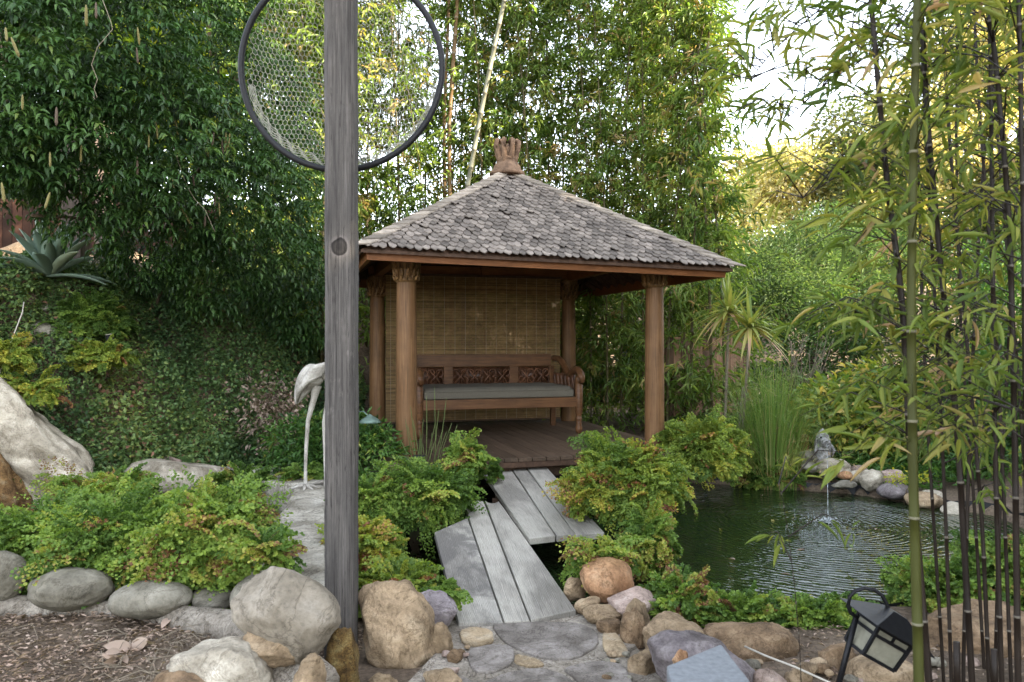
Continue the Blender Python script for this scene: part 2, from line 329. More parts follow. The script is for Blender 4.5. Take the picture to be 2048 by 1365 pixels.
def hgt(X, Y):
    X = np.asarray(X, float); Y = np.asarray(Y, float)
    z = .02*np.sin(X*1.7+.5)*np.cos(Y*1.3)+.012*np.sin(X*7)*np.sin(Y*6.1)
    z = z+.14*sst(-X, .75, 1.3)+.07*sst(X, .7, 1.3)*(1-sst(Y, 3.6, 4.2))
    s = (X+3.9)*-.868+(Y-6.2)*.496; lump = .2*np.sin(X*2.3+Y*.7)*np.sin(Y*2.1-X)+.06*np.sin(X*7+Y)*np.sin(Y*6-X)
    z = z+2.0*sst(s, -.15, 1.7)+.35*sst(s, 1.4, 5)+lump*sst(s, 0, 1)
    z = z+.45*sst(X, 4.1, 6.5)*sst(Y, 5.5, 8)+.25*sst(Y, 9, 11)
    z = z+6*sst(Y, 17, 60)+5*sst(np.abs(X), 18, 60)
    pd = sdist(POND, X, Y); z = np.where(pd > -.12, z*(1-sst(pd, -.12, .02))-.6*sst(pd, -.12, .2), z)
    p2 = sdist(POOL2, X, Y); z = np.where(p2 > -.1, z-.4*sst(p2, -.1, .15), z)
    return z
def axis(lo, hi, far, step):
    a = list(np.arange(lo, hi, step)); s = step; x = a[-1]
    while x < far: s *= 1.35; x += s; a.append(x)
    s = step; x = lo
    while x > -far: s *= 1.35; x -= s; a.insert(0, x)
    return np.array(a)
gx = axis(-7.5, 7.5, 180, .1); gy = axis(1.5, 12, 180, .1)
XX, YY = np.meshgrid(gx, gy); ZZ = hgt(XX, YY); nx, ny = len(gx), len(gy)
I = (np.arange(ny-1)[:, None]*nx+np.arange(nx-1)[None, :]).ravel()
g = link('ground', npmesh('ground', np.stack([XX.ravel(), YY.ravel(), ZZ.ravel()], 1), np.stack([I, I+1, I+nx+1, I+nx], 1)), M['soil']); tag(g, kind='structure')
mb = MB(); n = len(POND); c0 = POND.mean(0); big = [tuple(c0+(p_-c0)*1.06) for p_ in POND]
mb.add([(x, y, -.09) for x, y in big], [tuple(range(n))]); tag(mb.build('pond_water', M['water']), kind='structure')
mb = MB(); mb.add([(x, y, .13) for x, y in POOL2], [tuple(range(len(POOL2)))]); tag(mb.build('pool_water', M['water']), kind='structure')

PZ = lambda x, y: .03+.006*math.sin(9*x)
pp = [(690, 1500), (880, 1300), (895, 1245), (1000, 1242), (1150, 1228), (1240, 1245), (1275, 1300), (1330, 1365), (1420, 1500)]
mb = MB(); mb.prism([tuple(G(x, y, .03)[:2]) for x, y in pp], -.1, .035); path = mb.build('path', M['mortar']); tag(path, kind='structure')
flags = [([(917, 1262), (945, 1253), (985, 1260), (988, 1285), (960, 1292), (925, 1288)], 'flag_tan'),
         ([(985, 1248), (1060, 1244), (1155, 1245), (1195, 1262), (1198, 1290), (1155, 1316), (1105, 1318), (1060, 1308), (1010, 1285), (990, 1262)], 'flag'),
         ([(930, 1300), (985, 1288), (1028, 1292), (1028, 1325), (985, 1345), (945, 1342)], 'flag'),
         ([(1030, 1307), (1075, 1318), (1092, 1330), (1060, 1334), (1028, 1325)], 'flag_tan'),
         ([(960, 1368), (1010, 1346), (1075, 1335), (1120, 1345), (1165, 1375), (1180, 1450), (960, 1450)], 'flag'),
         ([(1122, 1336), (1200, 1320), (1250, 1330), (1262, 1360), (1300, 1430), (1200, 1420), (1150, 1355)], 'flag'),
         ([(1205, 1262), (1235, 1265), (1262, 1310), (1225, 1312), (1205, 1295)], 'flag_tan'),
         ([(860, 1365), (930, 1352), (952, 1372), (945, 1450), (840, 1450)], 'flag')]
for poly, mt in flags:
    q = [G(x, y, .045)[:2] for x, y in poly]; q2 = []
    for i in range(len(q)):               # round the outline
        a, b = q[i], q[(i+1) % len(q)]; q2 += [tuple(a*.8+b*.2), tuple(a*.2+b*.8)]
    mb = MB(); mb.prism(q2, .0, .047); mb.build('flagstone', M[mt], path, bevel=.006)

mb = MB(); n = len(POND); V = []
q = []
for i in range(n):
    for k in np.linspace(0, 1, 7)[:-1]: q.append(POND[i]*(1-k)+POND[(i+1) % n]*k)
m_ = len(q)
for z, sc in ((-.35, .99), (-.09, 1.03), (.0, 1.04)): V += [(*(c0+(p_-c0)*(sc+.006*math.sin(i*1.7))), z+(.02*math.sin(i*2.1) if z == 0 else 0)) for i, p_ in enumerate(q)]
mb.add(V, [(r*m_+i, r*m_+(i+1) % m_, (r+1)*m_+(i+1) % m_, (r+1)*m_+i) for r in (0, 1) for i in range(m_)])
tag(mb.build('pond_edge_band', M['black']), kind='structure')  # black band covering the soil bank around the water
# ------------------------------------------------------------------ leaf machinery
def frames(D, roll=None, up=(0, 0, 1)):
    D = D/np.linalg.norm(D, axis=1)[:, None]; U = np.tile(np.array(up, float), (len(D), 1))+rng.normal(0, .05, D.shape)
    X = np.cross(D, U); X /= np.linalg.norm(X, axis=1)[:, None]+1e-9; Z = np.cross(X, D)
    if roll is not None:
        c, s = np.cos(roll)[:, None], np.sin(roll)[:, None]; X, Z = X*c+Z*s, Z*c-X*s
    return np.stack([X, D, Z], 2)          # columns
T_LEAF2 = (np.array([(0, 0, 0), (.5, .42, .12), (0, 1, -.12), (-.5, .42, .12)]), np.array([(0, 1, 2), (0, 2, 3)]))
T_LEAF4 = (np.array([(0, 0, 0), (.5, .35, .15), (.36, .68, .05), (0, 1, -.25), (-.36, .68, .05), (-.5, .35, .15), (0, .5, 0)]),
           np.array([(0, 1, 6), (1, 2, 6), (2, 3, 6), (3, 4, 6), (4, 5, 6), (5, 0, 6)]))
T_FAN = (np.array([(0, 0, 0), (.45, .55, .05), (.3, .95, 0), (-.3, 1, 0), (-.5, .5, .05)]), np.array([(0, 1, 2), (0, 2, 3), (0, 3, 4)]))
def _lb():
    V = []; ys = [0, .12, .35, .6, .82, 1]; ws = [.04, .36, .5, .42, .24, .0]
    for y, w_ in zip(ys, ws):
        d = -.22*y*y; V += [(w_, y, d+.12*w_), (0, y, d-.03), (-w_, y, d+.12*w_)]
    Fc = []
    for i in range(5):
        a = i*3; Fc += [(a, a+3, a+4), (a, a+4, a+1), (a+1, a+4, a+5), (a+1, a+5, a+2)]
    return np.array(V), np.array(Fc)
T_BIG = _lb()
def leaves(pos, D, L, W, tone, tpl=T_LEAF2, roll=None, up=(0, 0, 1)):
    n = len(pos); Rm = frames(np.asarray(D, float), roll, up); V0, F0 = tpl
    L = np.broadcast_to(L, (n,)); W = np.broadcast_to(W, (n,))
    loc = V0[None]*np.stack([W, L, L], 1)[:, None, :]
    V = np.einsum('nij,nkj->nki', Rm, loc)+np.asarray(pos)[:, None, :]
    k = len(V0); Fc = F0[None]+(np.arange(n)*k)[:, None, None]
    return V.reshape(-1, 3), Fc.reshape(-1, F0.shape[1]), np.repeat(np.broadcast_to(tone, (n,)), k)
def cat(parts):
    Vs, Fs, Ts = [], [], []; o = 0
    for V, Fc, T in parts: Vs.append(V); Fs.append(Fc+o); Ts.append(T); o += len(V)
    return np.concatenate(Vs), np.concatenate(Fs), np.concatenate(Ts)
def leafobj(name, data, mat, parent=None):
    V, Fc, T = data; return link(name, npmesh(name, V, Fc, np.clip(T, 0, 1)), mat, parent, False)
def rdir(n, zmin=-1, zmax=1):
    z = rng.uniform(zmin, zmax, n); a = rng.uniform(0, 2*np.pi, n); r = np.sqrt(1-z*z); return np.stack([r*np.cos(a), r*np.sin(a), z], 1)
def copy_tree(root, loc, rz=0, sc=1, **k):
    r = root.copy(); COL.objects.link(r); r.location = loc; r.rotation_euler[2] = rz; r.scale = (sc,)*3; tag(r, **k)
    for ch in root.children:
        c = ch.copy(); COL.objects.link(c); c.parent = r
    return r

# ------------------------------------------------------------------ rocks
def ico(n):
    import bmesh
    bm = bmesh.new(); bmesh.ops.create_icosphere(bm, subdivisions=n, radius=1)
    V = np.array([v.co[:] for v in bm.verts]); Fc = np.array([[v.index for v in f.verts] for f in bm.faces]); bm.free(); return V, Fc
ICO5 = ico(5); ICO4 = ico(4)
def rock(box, Y, mat, label, ang=.5, dr=.8, seed=0, rough=.06, group=None, name='boulder', tilt=0, hi=False, pre=(1, 1, 1)):
    r = np.random.default_rng(abs(int(seed+box[0]*7+box[1]))+1); V, Fc = ICO5 if hi else ICO4; V = V.copy()
    for k in range(int(14*ang)):            # chip flat faces
        n = r.normal(size=3); n /= np.linalg.norm(n); d = r.uniform(.58, .9); s = V@n-d; V -= np.outer(np.maximum(s, 0)*.92, n)
    V *= np.array(pre)
    for sc, am in ((1.6, rough*2.2), (3.5, rough*1.1), (8, rough*.55), (17, rough*.3), (36, rough*.16)):
        q = r.normal(size=(5, 3))*sc; ph = r.uniform(0, 6, 5); h = np.sin(V@q.T+ph).mean(1); V *= (1+am*1.6*h)[:, None]
    if tilt:
        c, s = math.cos(tilt), math.sin(tilt); V = np.stack([V[:, 0]*c-V[:, 2]*s, V[:, 1], V[:, 0]*s+V[:, 2]*c], 1)
    a, b = P(box[0], box[1], Y), P(box[2], box[3], Y); ctr = (a+b)/2; w_ = abs(b[0]-a[0])/2; h_ = abs(a[2]-b[2])/2
    lo, hi_ = V.min(0), V.max(0); V = (V-(lo+hi_)/2)/((hi_-lo)/2)
    V *= np.array([w_, w_*dr, h_])
    o = link(name, npmesh(name, V, Fc), M[mat]); o.location = ctr
    return tag(o, label, 'rock', group)
RK = [
 ((-70, 1102, 54, 1210), 3.9, 'rock_grey', 'smooth grey oval boulder cut off by the left edge, first of the curb row', .0),
 ((65, 1136, 226, 1218), 3.8, 'rock_grey', 'smooth grey egg-shaped boulder in the curb row, below the fern clump', .0),
 ((224, 1165, 380, 1236), 3.72, 'rock_grey', 'smooth grey oval boulder in the curb, third of the row beside dry twigs', .0),
 ((372, 1178, 470, 1226), 3.85, 'rock_grey', 'small grey stone in the curb, half hidden by dry twigs and ferns', .1),
 ((462, 1148, 570, 1240), 3.75, 'rock_grey', 'rounded grey boulder behind the largest curb boulder, under fern tips', .1),
 ((465, 1138, 683, 1318), 3.12, 'rock_beige', 'largest smooth beige boulder leaning at the foot of the grey post', .3),
 ((320, 1286, 560, 1420), 2.92, 'rock_white', 'flat topped creamy white rock at the bottom edge beside the soil', .55),
 ((470, 1252, 612, 1345), 3.02, 'rock_tan', 'rough tan rock set in mortar above the creamy white rock', .6),
 ((585, 1308, 655, 1420), 2.9, 'rock_tan', 'narrow tan rock at the bottom edge under the beige boulder', .6),
 ((648, 1252, 727, 1420), 3.15, 'rock_moss', 'dark brown mossy round rock directly under the grey post', .15),
 ((714, 1164, 878, 1356), 3.62, 'rock_tan', 'tall tan sandstone boulder left of the plank bridge and right of the post', .7),
 ((828, 1183, 916, 1275), 3.86, 'rock_purple', 'rounded purple grey boulder touching the left corner of the plank bridge', .2),
 ((862, 1243, 907, 1345), 3.62, 'rock_tan', 'narrow tan rock leaning on the right side of the tall sandstone boulder', .5),
 ((290, 1338, 440, 1440), 2.8, 'rock_brown', 'flat brown rock at the bottom edge left of the creamy white rock', .3),
 ((845, 1338, 925, 1400), 3.25, 'rock_tan', 'pale tan stone at the bottom edge left of the path', .4),
 ((893, 1298, 926, 1332), 3.5, 'rock_brown', 'small brown stone beside the left edge of the flagstone path', .5),
 ((738, 1345, 800, 1400), 3.3, 'rock_tan', 'small tan stone at the bottom edge below the tall sandstone boulder', .4),
 ((1160, 1120, 1269, 1210), 4.25, 'rock_orange', 'round orange brown boulder at the right end of the lower planks', .35),
 ((1126, 1156, 1172, 1206), 4.35, 'rock_tan', 'small tan rock tucked left of the round orange boulder', .5),
 ((1148, 1193, 1202, 1230), 4.12, 'rock_tan', 'small tan rock between the plank end and the orange boulder', .4),
 ((1165, 1210, 1245, 1250), 4.0, 'rock_tan', 'low flat tan rock under the round orange boulder', .4),
 ((1214, 1180, 1332, 1240), 4.08, 'rock_pink', 'rough pinkish rock lying right of the orange boulder under ferns', .8),
 ((1232, 1196, 1305, 1300), 3.92, 'rock_tan', 'upright tan rock with a pointed top right of the flagstone path', .8),
 ((1240, 1218, 1292, 1318), 3.75, 'rock_brown', 'upright knobbly brown rock standing at the right edge of the path', .7),
 ((1283, 1232, 1405, 1312), 3.68, 'rock_tan', 'cracked tan boulder in front of the fern strip, right of the path', .7),
 ((1192, 1240, 1246, 1282), 3.86, 'rock_brown', 'flat tan stone bedded at the right corner of the path', .3),
 ((1300, 1266, 1512, 1400), 3.25, 'rock_purple', 'large dark purple grey boulder behind the blue grey block', .6),
 ((1402, 1242, 1614, 1352), 3.62, 'rock_brown', 'broad brown boulder right of the purple grey boulder', .8),
 ((1254, 1304, 1318, 1385), 3.4, 'rock_tan', 'tan rock left of the purple grey boulder at the path edge', .8),
 ((1630, 1290, 1716, 1356), 3.4, 'rock_brown', 'brown rock behind the lantern stake', .5),
 ((1698, 1312, 1850, 1400), 3.2, 'rock_tan', 'low tan rock lying under the tilted lantern', .5),
 ((1780, 1215, 2070, 1335), 3.7, 'rock_brown', 'wide rust brown boulder behind the black bamboo canes', .6),
 ((1343, 1300, 1377, 1340), 3.05, 'rock_orange', 'small reddish stone lying against the blue grey block', .6),
 ((1505, 1340, 1575, 1400), 3.15, 'rock_pink', 'pale rounded stone at the bottom edge right of the blue grey block', .4),
 ((1568, 1335, 1625, 1385), 3.2, 'rock_tan', 'small tan stone at the bottom edge left of the lantern stake', .5),
 ((1590, 902, 1637, 935), 8.3, 'rock_grey', 'flat grey stone left of the fish statue', .3),
 ((1600, 925, 1645, 946), 8.15, 'rock_grey', 'thin grey stone under the flat grey stone beside the fish statue', .3),
 ((1630, 918, 1700, 957), 8.1, 'rock_white', 'pale wide stone right below the fish statue', .2),
 ((1675, 943, 1705, 961), 7.95, 'rock_orange', 'small orange stone on the far pond rim', .2),
 ((1697, 931, 1736, 956), 8.2, 'rock_pink', 'round pinkish beige stone behind the white egg stone on the pond rim', .1),
 ((1696, 941, 1742, 969), 8.0, 'rock_white', 'smooth white egg-shaped stone on the far pond rim', .0),
 ((1717, 939, 1770, 984), 7.85, 'rock_white', 'tall pale angular stone in the middle of the far pond rim', .5),
 ((1758, 940, 1811, 978), 7.85, 'rock_pink', 'rounded beige stone on the pond rim with yellow weeds before it', .2),
 ((1755, 966, 1826, 1000), 7.6, 'rock_purple', 'smooth mauve oval stone low on the far pond rim', .0),
 ((1662, 960, 1715, 980), 7.85, 'rock_grey', 'flat dark grey stone at the water line of the far pond rim', .3),
 ((1810, 984, 1884, 1024), 7.35, 'rock_tan', 'broad yellowish stone right of the mauve oval stone', .4),
 ((1836, 980, 1884, 1002), 7.5, 'rock_white', 'flat pale stone on top of the broad yellowish stone', .2),
 ((1878, 1004, 1935, 1045), 7.1, 'rock_white', 'pale stone at the right end of the pond rim behind black canes', .4),
 ((228, 904, 364, 956), 7.5, 'rock_pink', 'long flat beige rock at the foot of the ivy slope', .4),
 ((258, 918, 445, 985), 7.0, 'rock_white', 'flat whitish blue slab rock behind the fern clump', .6),
 ((432, 932, 525, 975), 7.15, 'rock_grey', 'grey rock between the white slab and the concrete ledge', .4),
 ((-10, 640, 78, 684), 7.3, 'rock_grey', 'rounded grey rock at the left edge under the foxtail fern', .1),
 ((38, 642, 128, 692), 7.3, 'rock_grey', 'rounded grey rock right of the one at the left edge, above yellow ferns', .2),
 ((44, 602, 112, 632), 7.45, 'rock_grey', 'flat grey rock under the agave', .2),
 ((155, 574, 235, 640), 8.3, 'rock_tan', 'tan rock behind the short wooden post on the slope', .4)]
TL = {(465, 1138, 683, 1318): (-.55, (1, .9, .62)), (1300, 1266, 1512, 1400): (-.3, (1, .8, .7)), (714, 1164, 878, 1356): (-.9, (1, .9, .8))}
for i, (bx, Y, mt, lb, ag) in enumerate(RK):
    rock(bx, Y, mt, lb, ag, .8, i, .035 if ag < .15 else .07, hi=(Y < 4.5), tilt=TL[bx][0] if bx in TL else (.12*math.sin(i*1.7) if ag > .15 else 0), pre=TL[bx][1] if bx in TL else (1, 1, 1))
rock((-235, 655, 250, 1100), 6.3, 'rock_white', 'craggy pale rock face at the left edge below the ivy', .95, .5, 3, .13, hi=True, name='rock_face', tilt=-.85, pre=(1.8, .8, .45))
rock((-230, 700, 92, 1110), 6.1, 'rock_rust', 'rusty brown weathered rock face at the left edge in front of the pale rock', .7, .5, 5, .1, hi=True, name='rock_face', tilt=-1.0, pre=(1.3, .8, .6))
# pebbles bedded along the path and rim
for i in range(34):
    if i < 20: x, y = random.uniform(1480, 1960), random.uniform(1322, 1366); s = random.uniform(10, 24)
    else: x, y = random.choice([random.uniform(885, 935), random.uniform(1205, 1260)]), random.uniform(1262, 1360); s = random.uniform(6, 13)
    q = G(x, y+s*.4, .08 if i < 20 else .04); Yk = q[1]
    rock((x-s, y-s*.62, x+s, y+s*.62), Yk, random.choice(['rock_tan', 'rock_grey', 'rock_pink', 'rock_brown']),
         'small loose stone lying among the rocks on the right bank' if i < 20 else 'small pebble bedded in mortar beside the flagstone path', .4, .8, i, .07,
         group='small stones on the right bank' if i < 20 else 'pebbles beside the path', name='pebble')

# ------------------------------------------------------------------ ledges, mortar wall
def ledge(poly, z, z0, mat, label, name='concrete_ledge'):
    q = [tuple(G(x, y, z)[:2]) for x, y in poly]; q2 = []
    for i in range(len(q)):
        a, b = np.array(q[i]), np.array(q[(i+1) % len(q)]); 
        for k in np.linspace(0, 1, 9)[:-1]: q2.append(tuple(a*(1-k)+b*k+rng.normal(0, .012, 2)))
    mb = MB(); mb.prism(q2, z0, lambda x, y: z+.01*math.sin(7*x)*math.cos(6*y)); return tag(mb.build(name, M[mat], bevel=.012), label, 'ledge')
ledge([(592, 976), (712, 974), (712, 1180), (560, 1185), (500, 1150), (527, 1082)], .3, -.3, 'concrete', 'pale concrete coping running from the stone bird towards the big boulder')
ledge([(430, 938), (520, 934), (645, 936), (720, 940), (716, 962), (600, 968), (470, 960)], .32, -.1, 'concrete', 'pale concrete ledge crossing behind the small pool')
mb = MB(); pts = [P(x, y, Y) for x, y, Y in ((-60, 1222, 3.9), (150, 1222, 3.85), (300, 1235, 3.8), (480, 1262, 3.5), (560, 1330, 3.15), (640, 1385, 3.0))]
mb.tube([p_ for p_ in np.array(pts)], [.085, .07, .07, .09, .12, .1], 10); tag(mb.build('mortar_bed', M['mortar'], smooth=True), 'grey mortar bed holding the curb boulders on the left', 'curb')

# ------------------------------------------------------------------ bridge planks
def bz(x, y): return .055+.088*(y-3.95)
def BP(px, py):                            # pixel on the sloping plank plane
    dx, dz = (px-1024)/F, -(py-683)/F      # point = (dx*Y, Y, CZ+dz*Y)
    Y = (CZ-.055+.088*3.95)/(.088-dz); return np.array([dx*Y, Y])
def plank(name, quad, parent, mat='plank', tone=.5, th=.045, dz=0, notch=None):
    q = [BP(*p_) for p_ in quad]; nl, nr, fr, fl = q; pts = []
    for k in np.linspace(0, 1, 12): pts.append(nl+(fl-nl)*k)
    far = [fl+(fr-fl)*k for k in np.linspace(0, 1, 9)]
    if notch:
        for i, k in enumerate(np.linspace(0, 1, 9)): far[i] = far[i]-(fl-nl)/np.linalg.norm(fl-nl)*notch(k)
    pts += far[1:]
    for k in np.linspace(1, 0, 12)[1:]: pts.append(nr+(fr-nr)*k)
    dirv = (fl-nl)/np.linalg.norm(fl-nl); ang = math.atan2(dirv[1], dirv[0])-math.pi/2; ca, sa = math.cos(-ang), math.sin(-ang); o0 = (nl+nr)/2
    L = [(ca*(p_[0]-o0[0])-sa*(p_[1]-o0[1]), sa*(p_[0]-o0[0])+ca*(p_[1]-o0[1])) for p_ in pts]
    mb = MB(); sl = .088/1; f = lambda x, y: y*sl*.985
    mb.prism(L, lambda x, y: f(x, y)-th, f, tone)
    o = mb.build(name, M[mat], parent, bevel=.005); o.location = (o0[0], o0[1], bz(*o0)+dz); o.rotation_euler[2] = ang; return o
br = empty('footbridge', (0, 3.95, .05)); tag(br, 'zigzag footbridge of weathered grey planks crossing to the gazebo', 'bridge')
br.location = (0, 0, 0)
g_ = 1.6
plank('plank', [(917, 1247), (1008-g_, 1245), (935, 1036), (869, 1066)], br, 'plank_stain', .6)
plank('plank', [(1008+g_, 1244), (1061-g_, 1242), (968-g_, 1001), (926, 1001)], br, 'plank', .75, notch=lambda k: -.05+.08*k)
plank('plank', [(1061+g_, 1241), (1152, 1220), (996, 1000), (968+g_, 1001)], br, 'plank', .5, notch=lambda k: .04+.05*math.sin(k*3.14))
plank('plank', [(1059, 1083), (1112-g_, 1076), (1012-g_, 925), (950, 925)], br, 'plank', .65, dz=.015)
plank('plank', [(1112+g_, 1077), (1151-g_, 1073), (1042-g_, 925), (1012+g_, 925)], br, 'plank', .3, dz=.015)
plank('plank', [(1151+g_, 1075), (1209, 1070), (1082, 925), (1042+g_, 925)], br, 'plank', .6, dz=.015)
mb = MB()
for a, b in (((930, 1190), (1130, 1185)), ((965, 1040), (1175, 1045)), ((985, 985), (1120, 985))):
    A, B = BP(*a), BP(*b); mb.bar((A[0], A[1], bz(*A)-.095), (B[0], B[1], bz(*B)-.095), .07, .08)
mb.build('cross_beam', M['darkwood'], br)

# ------------------------------------------------------------------ gazebo
GA = R(16); GC = (-.111, 8.56); DZ = .45
gz = empty('gazebo', (GC[0], GC[1], DZ), GA); tag(gz, 'brown wooden gazebo with a grey shingled pyramid roof on four round columns', 'gazebo')
# local z is measured from the deck top
mb = MB(); u0, u1, v0, v1 = -1.5, 1.42, -1.68, 1.5; nb = 22; wd = (u1-u0)/nb
for i in range(nb): mb.box((u0+wd*(i+.5), (v0+v1)/2, -.0175), (wd-.006, v1-v0, .035), tone=random.random())
mb.build('deck_floor', M['deck'], gz, bevel=.003)
mb = MB()
mb.box((0-.04, v0+.03, -.062), (u1-u0-.02, .05, .05)); mb.box((-.04, v0+.14, -.12), (u1-u0-.1, .09, .14))
mb.box((u1-.03, (v0+v1)/2, -.075), (.04, v1-v0-.1, .075)); mb.box((u0+.03, (v0+v1)/2, -.075), (.04, v1-v0-.1, .075)); mb.box((-.04, v1-.05, -.1), (u1-u0, .05, .12))
for x in (-1.2, -.4, .32, 1.1):
    mb.box((x, v0+.09, -.115), (.05, .05, .11)); mb.box((x, -.1, -.11), (.06, 3.0, .1))
    for y in (-1.45, 0, 1.3): mb.box((x, y, -.45), (.1, .1, .6))
mb.build('deck_frame', M['darkwood'], gz, bevel=.003)
def column(u, v):
    mb = MB(); mb.lathe([(.100, -.12), (.099, 0), (.098, .5), (.094, 1.2), (.089, 1.6), (.088, 1.82)], (0, 0, 0), 32)
    c = mb.build('column', M['column'], gz, True); c.location = (u, v, 0)
    mb = MB(); mb.lathe([(.092, 1.585), (.104, 1.60), (.104, 1.62), (.096, 1.635), (.1, 1.7), (.108, 1.78), (.122, 1.82), (.12, 1.86)], (0, 0, 0), 32)
    for row, (z0, h, r0, n, ph) in enumerate(((1.63, .1, .1, 12, 0), (1.70, .12, .106, 12, .26), (1.6, .05, .104, 14, .1))):
        for k in range(n):
            a = 2*math.pi*k/n+ph; ca, sa = math.cos(a), math.sin(a); pts = []; rad = []
            for s in np.linspace(0, 1, 6):
                rr = r0+.004+.022*s**2.5; pts.append((ca*rr, sa*rr, z0+h*s*(1-.12*s*s))); rad.append(.019*math.sin(.5+2.4*s)*(.7 if row == 2 else 1)+.002)
            mb.tube(pts, rad, 6, tone=random.random())
    mb.build('capital', M['gilt'], c, True)
for u, v in ((-1.25, -1.25), (1.25, -1.25), (-1.25, 1.25), (1.25, 1.25)): column(u, v)
mb = MB()                                  # ring beams
for s in (-1, 1):
    mb.box((0, s*1.25, 1.92), (2.72, .09, .14)); mb.box((s*1.25, 0, 1.905), (.09, 2.41, .13))
mb.box((0, 1.25, 2.06), (2.5, .05, .1))
mb.box((.1, 1.19, 1.93), (.1, .05, .12)); mb.build('beam', M['fascia'], gz, bevel=.004)
# roof
RS = .06; AP = 2.94; EA = 1.80; EZ = 1.785; SLP = (AP-EZ)/EA
def tl(p_): return (p_[0]+RS, p_[1]+.0, p_[2]-.021*p_[0])
def face_pt(k, s, d, lift=0):              # face k, s along eave, d distance from the ridge axis (0 apex .. EA eave)
    z = AP-SLP*d+lift; a = k*math.pi/2; x, y = s, -d; ca, sa = math.cos(a), math.sin(a)
    return tl((x*ca-y*sa, x*sa+y*ca, z))
mb = MB(); sh = []
NR = 25; ex = (EA-.02)/NR; sw = .072
for k in range(4):
    for r in range(NR):
        d1 = EA+.02-r*ex                    # lower tip
        d0 = max(d1-ex*1.9, .0); half = d1-.03; off = (r % 2)*.5*sw
        n = int(2*half/sw)+2
        for j in range(n):
            s = -half+off+j*sw+random.uniform(-.006, .006)
            if abs(s) > half: continue
            jit = random.uniform(-.012, .012); lf = random.uniform(.004, .011); w2 = sw*.5*random.uniform(.88, .99); sk = random.uniform(-.008, .008)
            if random.random() < .04: lf += .02; sk *= 3
            d1j = d1+jit; cut = ex*.55; prof = [(-w2, d0), (w2, d0), (w2+sk, d1j-cut), (.25*w2+sk, d1j-.004), (-.2*w2+sk, d1j), (-w2+sk, d1j-cut)]
            th = .009; lift = [.004, .004, lf+.012, lf+.018, lf+.018, lf+.012]
            top = []; bot = []
            for (ss, dd), l in zip(prof, lift):
                ss2 = s+ss; lim = dd*1.0; ss2 = max(-lim, min(lim, ss2)) if dd > .02 else 0
                top.append(face_pt(k, ss2, dd, l+th)); bot.append(face_pt(k, ss2, dd, l))
            Fc = [(0, 1, 2, 3, 4, 5), (11, 10, 9, 8, 7, 6)]+[(i, 6+i, 6+(i+1) % 6, (i+1) % 6) for i in range(6)]
            mb.add(top+bot, Fc, random.random())
roof = mb.build('roof', M['shingle'], gz)
mb = MB()                                  # sheathing under the shingles
V = [tl((s*EA*.98, q*EA*.98, EZ-.03)) for s, q in ((-1, -1), (1, -1), (1, 1), (-1, 1))]+[tl((0, 0, AP-.03))]
V2 = [tl((s*EA*.98, q*EA*.98, EZ-.004)) for s, q in ((-1, -1), (1, -1), (1, 1), (-1, 1))]+[tl((0, 0, AP))]
mb.add(V+V2, [(1, 0, 4), (2, 1, 4), (3, 2, 4), (0, 3, 4), (5, 6, 9), (6, 7, 9), (7, 8, 9), (8, 5, 9), (0, 1, 6, 5), (1, 2, 7, 6), (2, 3, 8, 7), (3, 0, 5, 8)])
mb.build('sheathing', M['darkwood'], roof)
mb = MB(); H = 1.71; z0, z1 = 1.70, 1.81
for k in range(4):
    a = k*math.pi/2; ca, sa = math.cos(a), math.sin(a)
    rot = lambda x, y, z: tl((x*ca-y*sa, x*sa+y*ca, z))
    V = [rot(*p_) for p_ in ((-H, -H, z0), (H, -H, z0), (H-.035, -H+.035, z0), (-H+.035, -H+.035, z0), (-H-.01, -H-.012, z1), (H+.01, -H-.012, z1), (H-.035, -H+.035, z1), (-H+.035, -H+.035, z1))]
    mb.add(V, [(3, 2, 1, 0), (4, 5, 6, 7), (0, 1, 5, 4), (1, 2, 6, 5), (2, 3, 7, 6), (3, 0, 4, 7)], .5)
mb.build('fascia', M['fascia'], roof)
mb = MB()                                  # rafters and hips
for k in range(4):
    for s in np.arange(-1.5, 1.51, .25):
        d = max(abs(s), .12); a = face_pt(k, s, d+.03, -.075); b = face_pt(k, s, H-.04, -.075); mb.bar(a, b, .04, .06, random.random())
    mb.bar(tl((0, 0, AP-.1)), face_pt(k, (H-.05), H-.05, -.08), .05, .08)
mb.build('rafter', M['darkwood'], roof)
mb = MB()                                  # hip caps: overlapping boards on both sides of each hip
for k in range(4):
    nk = 19; 
    for side in (0, 1):
        for i in range(nk):
            da = .05+(EA+.03)*(nk-1-i)/nk; db = min(da+(EA/nk)*1.75, EA+.05); wdt = .10+random.uniform(-.012, .012); lf = .028
            q = []
            for dd, ww, l in ((da, 0, lf), (db, 0, lf+.02), (db-.035, wdt*.6, lf+.012), (db-.055, wdt, lf+.006), (da, wdt, lf-.006)):
                s_ = dd-ww if dd > ww else 0
                q.append((s_, dd, l))
            kk = k if side == 0 else (k+1) % 4
            top = [face_pt(kk, s_ if side == 0 else -s_, dd, l+.012) for s_, dd, l in q]; bot = [face_pt(kk, s_ if side == 0 else -s_, dd, l) for s_, dd, l in q]
            mb.add(top+bot, [(0, 1, 2, 3, 4), (9, 8, 7, 6, 5)]+[(j, 5+j, 5+(j+1) % 5, (j+1) % 5) for j in range(5)], random.random())
mb.build('ridge_cap', M['capwood'], roof)
mb = MB()                                  # finial
zc = AP-.04; mb.lathe([(.19, 0), (.175, .05), (.15, .055), (.14, .1), (.12, .13), (.1, .17), (.115, .19), (.09, .21)], tl((0, 0, zc)), 4*4, mod=lambda a, z: 1+.10*abs(math.cos(2*a)))
